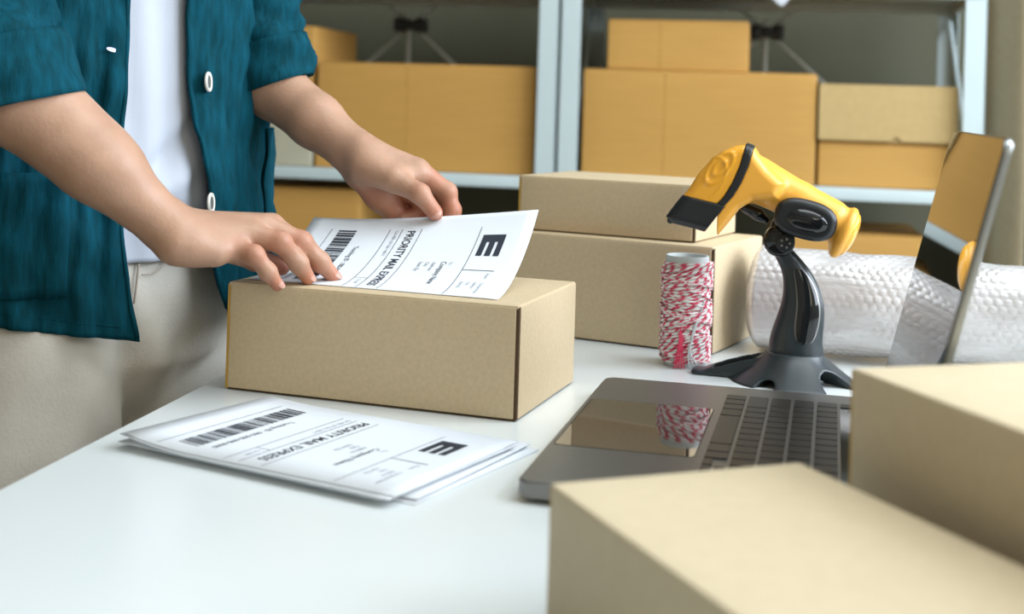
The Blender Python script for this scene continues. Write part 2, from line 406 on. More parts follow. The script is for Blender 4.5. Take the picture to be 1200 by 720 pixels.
r = thing('drawer_box', 'pale kraft box with a thumb notch on the low carton beside the rack post', 'box', (*rk(.6205, .025), Z0 + .206), YAW, 'cartons on the steel racks')
w, h, dep = .263, .110, .32
bm_obj('box_body', box_bm(-w / 2 + .002, w / 2 - .002, .004, dep, .0, h - .002, .002, 2), M['carton_kraft'], r)
V = [(-w / 2, 0, h), (w / 2, 0, h), (w / 2, 0, .003), (.026, 0, .003)]
V += [(.016 + .010 * math.cos(t), 0, .003 + .008 * math.sin(t)) for t in np.linspace(.2, PI, 10)] + [(-w / 2, 0, .003)]
n = len(V); V2 = V + [(x, .004, z) for x, y, z in V]
Fc = [list(range(n)), list(range(2 * n - 1, n - 1, -1))] + [[i, n + i, n + (i + 1) % n, (i + 1) % n] for i in range(n)]
bm = bmesh.new(); me = mesh('t', V2, Fc, M['carton_kraft'], smooth=False); bm.from_mesh(me)
bm_obj('front_flap', bm, M['carton_kraft'], r, smooth=False)
bm_obj('lid', box_bm(-w / 2, w / 2, 0, dep + .002, h, h + .003, .001, 2), M['carton_kraft'], r)
# sheet corner hanging over the upper shelf edge
p = thing('paper_sheet', 'white sheet drooping over the upper rack shelf at the top of the picture', 'paper', (*rk(.40, -.006), Z0 + .5135), YAW)
V = [(-.05, .16, .0005), (.06, .16, .0005), (-.05, .0, .001), (.06, .0, .001), (-.036, -.006, -.003), (.050, -.006, -.003), (.006, -.008, -.046), (.012, -.008, -.046)]
solidify(link('sheet', mesh('sheet', V, [(0, 1, 3, 2), (2, 3, 5, 4), (4, 5, 7, 6)], M['paper']), p), .0005, 1)

# ------------------------------------------------------------------ table
TY = -0.1715                                  # the table's long left edge runs (-sin, cos) of this
tb = thing('work_table', 'glossy white work table carrying boxes, papers and laptop', 'table', (-.2589, 1.213, 0), TY)
bm_obj('tabletop', box_bm(0, 1.25, -1.30, .56, Z0 - .026, Z0, .0025, 3), M['table'], tb)
for x in (.05, 1.15):
    for y in (-1.24, .46):
        bm_obj('leg', box_bm(x, x + .05, y, y + .05, 0, Z0 - .026, .003, 2), M['steel'], tb)
for y in (-1.22, .48): bm_obj('apron', box_bm(.1, 1.15, y, y + .02, Z0 - .09, Z0 - .026, .002, 1), M['steel'], tb)
for x in (.065, 1.165): bm_obj('apron', box_bm(x, x + .02, -1.19, .46, Z0 - .09, Z0 - .026, .002, 1), M['steel'], tb)

# ------------------------------------------------------------------ mailer boxes
def mailer(label, x, y, th, Wd, Dp, H, z=0, m='kraft', bulge=.0022, slit=(1, 1), group='brown mailer boxes on the table'):
    """origin: front right bottom corner; width runs to local -x, depth to local +y"""
    r = thing('mailer_box', label, 'box', (x, y, Z0 + z + .0004), th, group)
    t = .0032; g = .0032
    bm_obj('inner_wall', box_bm(-Wd + t * .7, -t * .7, t * .7, Dp - t * .7, .0, H - .0024), M['kraft_core'], r, smooth=False)
    bm_obj('front_panel', slab(-Wd + g * slit[0], -g * slit[1], 0, t, .0017, H - .0016, .0011, bulge * .5, 1, -1), M[m], r)
    bm_obj('back_panel', slab(-Wd + g, -g, Dp - t, Dp, 0, H - .0016, .0011, bulge * .5, 1, 1), M[m], r)
    bm_obj('side_panel', slab(-t, 0, .0042, Dp - .0015, .0012, H - .0008, .0013, bulge, 0, 1), M[m], r)
    bm_obj('side_panel', slab(-Wd, -Wd + t, .0042, Dp - .0015, .0012, H - .0008, .0013, bulge, 0, -1), M[m], r)
    bm_obj('lid', slab(-Wd + .0012, -.0012, .0004, Dp - .0004, H - .0032, H, .0014, .0010, 2, 1), M[m], r)
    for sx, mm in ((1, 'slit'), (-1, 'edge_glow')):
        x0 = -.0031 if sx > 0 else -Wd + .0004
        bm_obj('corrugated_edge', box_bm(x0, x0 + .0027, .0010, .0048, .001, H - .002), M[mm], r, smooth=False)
    for sx in (-1, 1):                         # corner tabs of the lid, tucked behind the front panel
        x0 = (-.0052 if sx > 0 else -Wd + .0018)
        bm_obj('corner_tab', box_bm(x0, x0 + .0034, .0012, .010, H - .012, H - .0006, .0008, 2), M['kraft_core'], r)
    return r
mailer('brown mailer box under the hands with a sheet lying on its lid', .01207, 1.06488, -.32768, .27173, .16871, .09436)
mailer('large brown mailer box behind the twine spool, lower of the stacked pair', .21857, 1.37817, -.49095, .262, .16995, .11409)
mailer('flatter brown mailer box stacked on top of the large one behind the scanner head', .20225, 1.41071, -.46693, .21417, .14847, .06272, .1145)
mailer('pale blurred mailer box nearest the camera at the bottom of the picture', .02451, .65541, -1.19347 + PI / 2, .14788, .30, .06993, 0, 'kraft_pale') if False else None
def mailer_axis(label, x, y, th, Wd, Dp, H, m):
    # same box, given by its far left corner: width runs to +x (towards the camera), depth to +y
    c, s = math.cos(th), math.sin(th)
    return mailer(label, x + c * Wd, y + s * Wd, th, Wd, Dp, H, 0, m, .0015)
mailer_axis('pale blurred mailer box nearest the camera, in front of the laptop', .02451, .65541, -1.19347, .30, .14788, .06993, 'kraft_pale')
mailer_axis('taller blurred mailer box at the right edge hiding the laptop corner', .1905, .71896, -1.268, .30, .25, .12, 'kraft_pale')

# ------------------------------------------------------------------ printed labels
def glyphs(body, size, bold=0.0):
    """default-font text as (verts 2D, faces), left end at x=0, baseline y=0"""
    cu = bpy.data.curves.new('t', 'FONT'); cu.body = body; cu.size = size; cu.offset = bold; cu.resolution_u = 3
    o = bpy.data.objects.new('t', cu); me = o.to_mesh()
    V = np.array([v.co[:] for v in me.vertices]).reshape(-1, 3); Fc = [list(p.vertices) for p in me.polygons]
    o.to_mesh_clear(); bpy.data.objects.remove(o); bpy.data.curves.remove(cu)
    return V, Fc
LW, LL = .164, .235                          # label width (reading direction) and length
def label_prints():
    """flat print in label space: s to the right of the reading direction, t down the page (metres)"""
    out = []
    def rect(k, s0, s1, t0, t1, name='ruled_line'):
        n = 12; S_ = np.linspace(s0, s1, n) if s1 - s0 > t1 - t0 else np.array([s0, s1]); T_ = np.linspace(t0, t1, n) if t1 - t0 >= s1 - s0 else np.array([t0, t1])
        V = [(a, b) for a in S_ for b in T_]; m_ = len(T_)
        Fc = [(i * m_ + j, i * m_ + j + 1, (i + 1) * m_ + j + 1, (i + 1) * m_ + j) for i in range(len(S_) - 1) for j in range(m_ - 1)]
        for e in out:
            if e[0] == name and name != 'ruled_line': e[2].append((V, Fc)); return
        out.append((name, k, [(V, Fc)]))
    def text(k, body, s, t, size, bold=0):
        V, Fc = glyphs(body, size, bold)
        out.append(('printed_text', k, [([(s + v[0], t - v[1]) for v in V], Fc)]))
    # big service letter: spine and three arms
    s0, t0 = .032, .033
    rect('ink', s0, s0 + .0112, t0, t0 + .0225, 'service_letter')
    for q in (0, .0084, .0168): rect('ink', s0 + .010, s0 + .034, t0 + q, t0 + q + .0057, 'service_letter')
    lw = .0006
    rect('ink', .020, .160, .060, .060 + lw)
    rect('ink', .092, .093, .030, .060)
    text('ink_grey', 'From :', .098, .036, .0048)
    for i, b in enumerate(('Company Name', 'Address', 'City', 'State Zip')): text('ink_grey', b, .118, .036 + i * .0062, .0046)
    text('ink_grey', 'To :', .078, .076, .0048)
    text('ink', 'Company Name', .078, .084, .0078)
    for i, b in enumerate(('Address', 'City', 'State Zip')): text('ink_grey', b, .080, .0925 + i * .0065, .0054)
    rect('ink', .020, .160, .121, .121 + lw)
    text('ink', 'PRIORITY MAIL EXPRESS', .022, .135, .0118, .00018)
    rect('ink', .020, .160, .141, .141 + lw)
    text('ink_grey', 'CH 409 101 5th +40+7', .022, .148, .0050)
    rect('ink', .020, .160, .154, .154 + lw)
    rect('ink', .125, .1256, .141, .154)
    text('ink_grey', 'Tel. 000', .130, .149, .0045)
    text('ink', 'Tracking ID : 000-000-000-0000', .052, .181, .0070)
    # bar code
    rnd = random.Random(11); s = .022
    while s < .146:
        b = rnd.choice((.0009, .0013, .0020, .0028, .0036)); rect('ink', s, s + b, .189, .208, 'barcode'); s += b + rnd.choice((.0008, .0012, .0018))
    rect('ink', .020, .160, .216, .216 + lw)
    return [(nm, k, join([(np.array(v, float).reshape(-1, 2) - np.array([0, .009]), f) for v, f in L])) for nm, k, L in out]
PR = label_prints()
def put_prints(root, fn, lift=.0004):
    for nm, k, (V, Fc) in PR:
        o = wmesh(nm, [fn(s, t, lift) for s, t in V], Fc, M[k], root, smooth=False)
        if nm in ('barcode', 'printed_text'): o['kind'] = 'stuff'
# sheet held on the box
BR = np.array([-.0065, 1.0911, Z0 + .0957]); E0 = np.array([-.9468, .3219, 0])
TR = np.array([.0285, 1.222, Z0 + .1610]); TL = np.array([-.1925, 1.297, Z0 + .1415])
def held(s, t, lift=0):
    v = 1 - s / LW; u = t / LL
    b = BR + E0 * t
    c = TR * (1 - u) + TL * u; c = c - np.array([0, 0, .005 * math.sin(PI * u)])
    hv = v * (1 + .10 * (1 - v) * v)
    p = b * (1 - hv) + c * hv
    p[2] = b[2] + (c[2] - b[2]) * (v ** 1.75) + .0012 * max(0, v) * math.sin(5 * u)
    p[2] += lift; p[1] -= lift * .6
    return p
hp = thing('shipping_label', 'printed shipping sheet held up over the box by the far hand', 'paper', tuple(BR), 0)
NS, NT = 26, 20
V = [held(LW * i / NS, LL * j / NT) for i in range(NS + 1) for j in range(NT + 1)]
Fc = [(i * (NT + 1) + j, i * (NT + 1) + j + 1, (i + 1) * (NT + 1) + j + 1, (i + 1) * (NT + 1) + j) for i in range(NS) for j in range(NT)]
o = wmesh('sheet', V, Fc, M['paper'], hp); solidify(o, .0003, 0)
put_prints(hp, held)
# second sheet under it, flat on the lid, peeping out by the fingers
u2 = thing('shipping_label', 'blank white sheet lying flat on the box under the fingertips', 'paper', (-.205, 1.165, Z0 + .0960), 0)
def flat2(a, b): q = BR + E0 * (.125 + a) + np.array([.3219, .9468, 0]) * (.006 + b); q[2] = Z0 + .0958; return q
wmesh('sheet', [flat2(0, 0), flat2(.108, 0), flat2(.108, .1), flat2(0, .1)], [(0, 3, 2, 1)], M['paper'], u2, smooth=False)
# pile on the table
c0 = np.array([.0130, .9760]); ul = np.array([-.8772, .4801]); ud = np.array([-.4801, -.8772])   # far right corner, along the page, along the reading direction
N_SHEET = 7
for k in range(N_SHEET):
    da = RNG.uniform(-.045, .045) if k < N_SHEET - 1 else 0; off = RNG.uniform(-.007, .007, 2) if k < N_SHEET - 1 else np.zeros(2)
    if k < 3: off = off + np.array([.010, .012])
    zz = Z0 + .0006 + k * .00115
    top = k == N_SHEET - 1
    root = thing('shipping_label', 'printed shipping sheet lying on top of the pile on the table' if top else 'white sheet in the pile beneath the printed top sheet', 'paper', (c0[0] - .15, c0[1] - .05, zz), 0, 'sheets piled on the table in front of the box')
    ca, sa = math.cos(da), math.sin(da)
    def flat(s, t, lift=0, da=da, off=off, zz=zz, k=k, ca=ca, sa=sa):
        q = ul * t + ud * s; mid = ul * LL / 2 + ud * LW / 2; d = q - mid
        q = mid + np.array([ca * d[0] - sa * d[1], sa * d[0] + ca * d[1]])
        curl = .0055 * max(0, (t / LL - .72) / .28) ** 2 * (1 if k > 3 else .1) * (.4 + .6 * (s / LW))
        return np.array([c0[0] + off[0] + q[0], c0[1] + off[1] + q[1], zz + curl + lift])
    ns, nt_ = 4, 16
    V = [flat(LW * i / ns, LL * j / nt_) for i in range(ns + 1) for j in range(nt_ + 1)]
    Fc = [(i * (nt_ + 1) + j, i * (nt_ + 1) + j + 1, (i + 1) * (nt_ + 1) + j + 1, (i + 1) * (nt_ + 1) + j) for i in range(ns) for j in range(nt_)]
    o = wmesh('sheet', V, Fc, M['paper'], root); solidify(o, .0006, 0)
    if top: put_prints(root, flat, .0005)

# ------------------------------------------------------------------ laptop
LX, LY, LT = .09315, 1.18612, -.24251
lap = thing('laptop', 'open dark grey laptop with its keyboard towards the person', 'laptop', (LX, LY, Z0), LT)
# local: +x from the front edge to the hinge, -y from the far side to the near side
LD, LWD = .240, .345
def rr_slab(x0, x1, y0, y1, z0, z1, r, bev, n=8):
    bm = bmesh.new(); pts = []
    for cx, cy, a0 in ((x1 - r, y1 - r, 0), (x0 + r, y1 - r, 90), (x0 + r, y0 + r, 180), (x1 - r, y0 + r, 270)):
        for k in range(n + 1):
            a = rad(a0 + 90 * k / n); pts.append((cx + r * math.cos(a), cy + r * math.sin(a)))
    f = bm.faces.new([bm.verts.new((x, y, z1)) for x, y in pts])
    e = bmesh.ops.extrude_face_region(bm, geom=[f]); 
    for v in [g for g in e['geom'] if isinstance(g, bmesh.types.BMVert)]: v.co.z = z0
    if bev: bmesh.ops.bevel(bm, geom=[ed for ed in bm.edges if abs(ed.verts[0].co.z - ed.verts[1].co.z) < 1e-6], offset=bev, segments=3, affect='EDGES')
    return bm
bm_obj('base_case', rr_slab(0, LD, -LWD, 0, .0035, .0150, .011, .0016), M['alu'], lap)
for x in (.022, .215):
    for y in (-.03, -.315):
        V, Fc = lathe([(.001, .0003), (.008, .0003), (.008, .0040), (.001, .0042)], 20, (x, y)); link('rubber_foot', mesh('rubber_foot', V, Fc, M['rubber'], angle=40), lap)
bm_obj('trackpad', rr_slab(.005, .1055, -.2485, -.0935, .0149, .01525, .004, .0002), M['trackpad'], lap)
bm_obj('trackpad_gap', rr_slab(.0042, .1063, -.2493, -.0927, .0148, .01508, .0045, 0), M['well'], lap, smooth=False)
bm_obj('keyboard_well', rr_slab(.1095, .223, -.3085, -.0365, .0148, .01508, .003, 0), M['key_bed'], lap, smooth=False)
KW = .272 - .004; KX0 = .1112; rowh = .01875
rows = [[1, 1, 1, 1.25, 5, 1.25, 1, 'arrows'], [2.3] + [1] * 10 + [2.3], [1.8] + [1] * 11 + [1.8], [1.5] + [1] * 12 + [1.05], [1] * 13 + [1.55]]
def key(x0, x1, y0, y1):
    bm_obj('key', rr_slab(x0 + .0013, x1 - .0013, y0 + .0012, y1 - .0012, .0152, .0164, .0016, .00035, 3), M['key'], lap)
for ri, row in enumerate(rows):
    tot = sum(3.1 if q == 'arrows' else q for q in row); y = -.0385; x0 = KX0 + ri * rowh
    for q in row:
        wq = (3.1 if q == 'arrows' else q) / tot * KW
        if q == 'arrows':
            k3 = wq / 3
            for i in range(3): key(x0, x0 + rowh / 2, y - (i + 1) * k3, y - i * k3)
            key(x0 + rowh / 2, x0 + rowh, y - 2 * k3, y - k3)
        else: key(x0, x0 + rowh, y - wq, y)
        y -= wq
key(KX0 + 5 * rowh, KX0 + 5 * rowh + .0135, -.0385 - .9 * .0187, -.0385)
bm_obj('touch_strip', rr_slab(KX0 + 5 * rowh + .0008, KX0 + 5 * rowh + .0128, -.287, -.0575, .0152, .0158, .001, .0002, 3), M['gloss'], lap)
key(KX0 + 5 * rowh, KX0 + 5 * rowh + .0135, -.3065, -.2885)
# lid: a slab standing at the hinge and leaning back
LEAN = .236; LH = .2405
lid = link('screen_lid', None, lap)
bpy.data.objects.remove(lid)
def lidpt(V, t0):
    out = []
    for x, y, z in V:                       # x up the lid, z out of the display side
        out.append((.2375 + x * math.sin(LEAN) - z * math.cos(LEAN), y, .0150 + x * math.cos(LEAN) + z * math.sin(LEAN)))
    return out
def lid_obj(name, bm, m, parent):
    for v, c in zip(bm.verts, lidpt([v.co[:] for v in bm.verts], 0)): v.co = Vector(c)
    return bm_obj(name, bm, m, parent)
lo = lid_obj('screen_lid', rr_slab(.002, LH, -.358, 0, -.0052, 0, .010, .0014), M['alu_edge'], lap)
lid_obj('display_glass', rr_slab(.006, LH - .0012, -.3565, -.0015, .0, .0006, .009, .0002), M['screen'], lo)
lid_obj('bezel_gasket', rr_slab(.0045, LH - .0008, -.3572, -.0008, -.0002, .0003, .0095, .0001), M['rubber'], lo)
V, Fc = tube([(.2395, -.32, .0125), (.2395, -.025, .0125)], .0048, 14); link('hinge', mesh('hinge', V, Fc, M['well'], angle=40), lap)

# ------------------------------------------------------------------ twine spool
SX, SY = .1843, 1.332
sp = thing('twine_spool', 'card tube wound with red and white twine beside the scanner stand', 'twine', (SX, SY, Z0), 0)
V, Fc = lathe([(.0195, .0005), (.0212, .0), (.0218, .002), (.0218, .1095), (.0215, .1108), (.0200, .1108), (.0196, .1095), (.0196, .004), (.0195, .0005)], 48)
link('card_tube', mesh('card_tube', V, Fc, M['tube'], angle=50), sp)
def wind(turns, zfn, rfn, r, ph=0, n=6, per=26):
    th = np.linspace(0, 2 * PI * turns, int(turns * per)); t = th / th[-1]
    R = rfn(t, th); P_ = np.stack([R * np.cos(th + ph), R * np.sin(th + ph), zfn(t, th)], 1)
    V, Fc = tube(P_, r, n); L = np.concatenate([[0], np.cumsum(np.linalg.norm(np.diff(P_, axis=0), axis=1))])
    return V, Fc, L, n
segs = [wind(44, lambda t, a: .004 + .100 * t, lambda t, a: .0228 + 0 * t, .0012),
        wind(17, lambda t, a: .010 + .088 * t + .0065 * np.sin(a + 9 * t), lambda t, a: .0240 + .0003 * np.sin(7 * a), .00125, 1),
        wind(16, lambda t, a: .097 - .088 * t + .0075 * np.sin(a + 2 + 14 * t), lambda t, a: .0249 + .0003 * np.sin(5 * a), .00125, 2),
        wind(13, lambda t, a: .010 + .020 * t + .0055 * np.sin(a + 1 + 5 * t), lambda t, a: .0255 + 0 * t, .0013, 2.4),
        wind(10, lambda t, a: .040 + .020 * t + .007 * np.sin(a * 1.0 + 3 + 4 * t), lambda t, a: .0258 + 0 * t, .0013, .4),
        wind(9, lambda t, a: .078 + .022 * t + .005 * np.sin(a * 1.0 + 3.5 + 6 * t), lambda t, a: .0258 + 0 * t, .0013, .9)]
Vt, Ft = join([(a[0], a[1]) for a in segs])
me = mesh('twine', Vt, Ft, M['twine']); uvl = me.uv_layers.new(name='UVMap')
vl = np.concatenate([np.stack([np.repeat(L / .0115 + .25 * np.sin(L * 60), n), np.tile(np.arange(n) / n, len(L))], 1) for _, _, L, n in segs])
li = np.zeros(len(me.loops), int); me.loops.foreach_get('vertex_index', li); uv = vl[li]
pl = np.array([len(p.vertices) for p in me.polygons]); starts = np.concatenate([[0], np.cumsum(pl)[:-1]])
for k in range(4):                              # unwrap the seam of every ring
    pass
q4 = np.where(pl == 4)[0]; ii = starts[q4][:, None] + np.arange(4)[None, :]; blk = uv[ii]
wrap = (blk[:, :, 1].max(1) - blk[:, :, 1].min(1)) > .5
b2 = blk[wrap]; b2[:, :, 1] = np.where(b2[:, :, 1] < .3, b2[:, :, 1] + 1, b2[:, :, 1]); blk[wrap] = b2; uv[ii] = blk
uvl.data.foreach_set('uv', uv.ravel())
link('twine', me, sp)
def strand(name, pts, r, m):
    P_ = np.array(pts); t = np.linspace(0, 1, len(P_)); tt = np.linspace(0, 1, 24)
    Q = np.stack([np.interp(tt, t, P_[:, k]) for k in range(3)], 1)
    for _ in range(3): Q[1:-1] = (Q[:-2] + 2 * Q[1:-1] + Q[2:]) / 4
    V, Fc = tube(Q, r, 6); link(name, mesh(name, V, Fc, m), sp)
fy = -.0272
for k in range(5): strand('loose_end', [(-.007 + .0006 * (k - 2), fy + .0015, .042 - .003 * k), (-.0085 + .0010 * (k - 2), fy - .001, .022), (-.0095 + .0026 * (k - 2), fy - .003, .001)], .0007, M['red'])
for k in range(3): strand('loose_end', [(.016, fy + .008, .068), (.005 - .001 * k, fy, .036), (-.001 + .001 * k, fy - .002, .016), (.001 + .005 * k, fy - .004, .001)], .0008, M['tube'])

# ------------------------------------------------------------------ bubble wrap roll
bw = thing('bubble_wrap_roll', 'fat roll of clear bubble wrap lying behind the laptop screen', 'bubble wrap', (.2735, 1.4375, Z0), -.40)
RL, RN, TN = .70, 560, 300
xs = np.linspace(0, RL, RN); th = np.linspace(0, 2 * PI, TN, endpoint=False)
X, T = np.meshgrid(xs, th, indexing='ij')
R0 = .056 - .006 * X / RL + .0012 * np.sin(9 * X + 2 * T) + .001 * np.sin(31 * X - 3 * T) + .0007 * np.sin(90 * X + 5 * T)
pit = .0092; rowi = np.round(T * .055 / (pit * .866)); fx = X / pit + .5 * (rowi % 2); dx = (fx - np.round(fx)) * pit; dt = T * .055 - rowi * pit * .866
dd = np.sqrt(dx ** 2 + dt ** 2) / (.0039)
crush = .45 + .55 * np.sin(37 * X + 4 * T) * np.sin(23 * X - 6 * T)
R0 = R0 + .0011 * np.sqrt(np.clip(1 - dd ** 2, 0, 1)) * np.clip(crush, .15, 1)
edge = np.clip(1 - X / .012, 0, 1); R0 = R0 * (1 - .25 * edge ** 2)
V = np.stack([X, R0 * np.cos(T), R0 * np.sin(T) + .0555 + .002], -1); V[..., 2] = np.maximum(V[..., 2], .0006); V = V.reshape(-1, 3)
i = np.arange(RN - 1)[:, None]; j = np.arange(TN)[None, :]; j2 = (j + 1) % TN
Fq = np.stack([i * TN + j, (i + 1) * TN + j, (i + 1) * TN + j2, i * TN + j2], -1).reshape(-1, 4)
link('bubble_sheet', mesh('bubble_sheet', V, Fq, M['bubble']), bw)
tt = np.linspace(0, 2 * PI * 6, 260); rr_ = .044 - .036 * tt / tt[-1]
sv = []
for a, q in zip(tt, rr_): sv += [(.004, q * math.cos(a), .0575 + q * math.sin(a)), (.05, q * math.cos(a), .0575 + q * math.sin(a))]
solidify(link('rolled_layers', mesh('rolled_layers', sv, [(2 * k, 2 * k + 1, 2 * k + 3, 2 * k + 2) for k in range(len(tt) - 1)], M['bubble']), bw), .0012)

# ------------------------------------------------------------------ barcode scanner and its stand
SCY = 1.265; SS = SCY / F_PX
sx0, sy0, _z = at(930, 446, SCY)
SRZ = -.213
def loc3(px, py, d=0): return np.array([(px - 930) * SS, d * SS, (446 - py) * SS])
st = thing('scanner_stand', 'black gooseneck stand holding the yellow barcode scanner', 'stand', (sx0, sy0, Z0), SRZ)
# base with four arched legs
v = Vol((-.115, -.085, -.004), (.085, .09, .06), .0012)
def leg_sdf(a, b, wa, wb, ha, hb):
    a = np.array(a); b = np.array(b); ab = b - a; L2 = ab @ ab; nn = np.array([-ab[1], ab[0]]) / math.sqrt(L2)
    def fn(X, Y, Z):
        t0 = ((X - a[0]) * ab[0] + (Y - a[1]) * ab[1]) / L2; t = np.clip(t0, 0, 1)
        w = wa + (wb - wa) * t; h = ha + (hb - ha) * t ** 1.7; o = (t0 - t) * math.sqrt(L2)
        p = (X - a[0]) * nn[0] + (Y - a[1]) * nn[1]
        q = np.sqrt((np.abs(p) / w) ** 4 + (np.maximum(Z, 0) / h) ** 4 + (np.abs(o) / w) ** 4 + 1e-12) ** .5
        return (q - 1) * np.minimum(w, h) * .8
    return fn
v.put(leg_sdf((0, .004), (-.086, .006), .022, .013, .030, .0055), (-.115, -.085, 0), (.085, .09, .04), 0)
v.put(lambda X, Y, Z: np.maximum(np.maximum(np.abs(Y - .005) - (.0150 + .085 * (X + .02)), np.maximum(X + .022, -(X + .077))), (.0040 - Z) + 0 * X), (-.1, -.03, 0), (0, .04, .05), .0012, 's')
v.put(lambda X, Y, Z: np.maximum((np.sqrt(X ** 2 + Y ** 2) - (.0275 + .036 * np.clip((.0285 - Z) / .0285, 0, 1) ** 1.25)) * .7, Z - .0285), (-.07, -.07, 0), (.07, .07, .03), .0015)
for a, rr_ in ((243, .0105), (318, .0195), (25, .020), (95, .020), (140, .012)):
    ca, sa = math.cos(rad(a)), math.sin(rad(a))
    v.cap((.030 * ca, .030 * sa, -.002), (.10 * ca, .10 * sa, -.002), rr_ * .85, rr_ * 1.15, .0016, 's')
v.put(lambda X, Y, Z: .0006 - Z + 0 * X + 0 * Y, (-.2, -.2, -.1), (.2, .2, .1), 0, 'x')
Vv, Q = v.mesh(); link('stand_base', mesh('stand_base', Vv, Q, M['stand']), st)
bm = bmesh.new()
# recessed dark pad in the long leg
bm_obj('leg_recess', slab(-.024, .022, -.0085, .0085, 0, .0010, .0006, .0002, 2, 1, 4), M['gloss'], st, (-.052, .0055, .0042))
# curved neck: oval sections along a bent spine
spine = [(932, 416, 32), (931, 400, 30.5), (935, 380, 28), (938, 360, 25.5), (936, 340, 21.5), (930, 322, 16.5), (922, 308, 12.5), (913, 296, 10.5)]
V = []; NK = 36
sps = np.array(spine, float); tq = np.linspace(0, len(sps) - 1, 40)
sps = np.stack([np.interp(tq, np.arange(len(spine)), sps[:, k]) for k in range(3)], 1)
for _ in range(6): sps[1:-1] = (sps[:-2] + 2 * sps[1:-1] + sps[2:]) / 4
C3 = np.array([loc3(a, b) for a, b, _ in sps]); Tg = np.gradient(C3, axis=0); Tg /= np.linalg.norm(Tg, axis=1)[:, None]
Sd = np.cross(np.array([0, 1., 0]), Tg)
for k in range(len(sps)):
    r_ = sps[k, 2] * SS
    for q in range(NK):
        a = 2 * PI * q / NK; V.append(C3[k] + Sd[k] * r_ * math.cos(a) + np.array([0, 1, 0]) * max(.0085, r_ * .80) * math.sin(a))
Fc = [(i * NK + q, i * NK + (q + 1) % NK, (i + 1) * NK + (q + 1) % NK, (i + 1) * NK + q) for i in range(len(sps) - 1) for q in range(NK)]
Fc += [list(range(NK))[::-1], list(range((len(sps) - 1) * NK, len(sps) * NK))]
neck = link('neck', mesh('neck', V, Fc, M['stand'], angle=50), st)
# glossy inlay on the neck's near face, with a fine rim
def inlay(name, scale, off, m, parent, lo_=6, hi_=31):
    V = []; rows_ = []
    K = np.linspace(lo_, hi_, 26)
    for kk in K:
        k0 = int(kk); f_ = kk - k0; k1 = min(k0 + 1, len(sps) - 1)
        c = C3[k0] * (1 - f_) + C3[k1] * f_; s_ = Sd[k0]; r_ = (sps[k0, 2] * (1 - f_) + sps[k1, 2] * f_) * SS
        e = (kk - lo_) / (hi_ - lo_); wd = scale * .46 * min(1, (4 * e * (1 - e)) ** .35 + .02)
        for q in np.linspace(-1, 1, 9):
            x = .26 + q * wd; x = max(-.95, min(.93, x)); a = -math.acos(x)
            V.append(c + s_ * (r_ + off) * math.cos(a) + np.array([0, 1, 0]) * (max(.0085, r_ * .8) + off) * math.sin(a))
    n = 9; Fc = [(i * n + j, i * n + j + 1, (i + 1) * n + j + 1, (i + 1) * n + j) for i in range(len(K) - 1) for j in range(n - 1)]
    return link(name, mesh(name, V, Fc, m), parent)
inlay('inlay_rim', 1.16, .0004, M['alu'], neck); inlay('neck_inlay', 1.0, .0009, M['gloss'], neck)
# pivot knuckle: cylinder across the view
def ycyl(name, px, py, r, y0, y1, m, parent, bev=1.5, n=40):
    c = loc3(px, py); prof = [(.01, y0), (r - bev, y0), (r - .4 * bev, y0 + .4 * bev), (r, y0 + bev), (r, y1 - bev), (r - bev, y1), (.01, y1)]
    V = []; Fc = []
    for a_, y in prof:
        for k in range(n): V.append((c[0] + a_ * SS * math.cos(2 * PI * k / n), c[1] + y * SS, c[2] + a_ * SS * math.sin(2 * PI * k / n)))
    for i in range(len(prof) - 1):
        for k in range(n): Fc.append((i * n + k, (i + 1) * n + k, (i + 1) * n + (k + 1) % n, i * n + (k + 1) % n))
    return link(name, mesh(name, V, Fc, m, angle=40), parent)
kn = ycyl('pivot_knuckle', 909, 283, 18, -17, 17, M['gloss'], st, 4)
ycyl('pivot_screw', 916, 284, 11, -20, -15, M['dark'], kn, 1.5)
for k in range(5):
    a = 2 * PI * k / 5; ycyl('screw_hole', 916 + 5 * math.cos(a), 284 + 5 * math.sin(a), 1.6, -20.6, -19.5, M['alu'], kn, .2, 10)
# cradle cup that grips the handle
def rot2(a): c, s = math.cos(a), math.sin(a); return np.array([[c, 0, s], [0, 1, 0], [-s, 0, c]])
TILT = rad(13)
Rc = np.array([[math.cos(TILT), 0, -math.sin(TILT)], [0, 1, 0], [math.sin(TILT), 0, math.cos(TILT)]])
def px_vol(x0, x1, y0, y1, d0, d1, h):
    a = loc3(x0, y1, d0); b = loc3(x1, y0, d1); return Vol(a, b, h * SS)
def polysdf(pts):
    P_ = np.array([loc3(a, b) for a, b in pts])[:, [0, 2]]
    def fn(X, Z):
        d = np.full(np.broadcast(X, Z).shape, 1e9, np.float32); sg = np.ones(d.shape, np.float32)
        n = len(P_)
        for i in range(n):
            a, b = P_[i], P_[(i + 1) % n]; ex, ez = b - a; wx_, wz_ = X - a[0], Z - a[1]
            t = np.clip((wx_ * ex + wz_ * ez) / (ex * ex + ez * ez), 0, 1)
            d = np.minimum(d, (wx_ - t * ex) ** 2 + (wz_ - t * ez) ** 2)
            c1 = Z >= a[1]; c2 = Z < b[1]; c3 = ex * wz_ > ez * wx_
            sg = np.where((c1 & c2 & c3) | (~c1 & ~c2 & ~c3), -sg, sg)
        return np.sqrt(d) * sg
    return fn
def extr(fn, w, r, y0=0):
    def g(X, Y, Z):
        d2 = fn(X, Z) + r; dy = np.abs(Y - y0) - w + r
        return np.minimum(np.maximum(d2, dy), 0) + np.sqrt(np.maximum(d2, 0) ** 2 + np.maximum(dy, 0) ** 2) - r
    return g
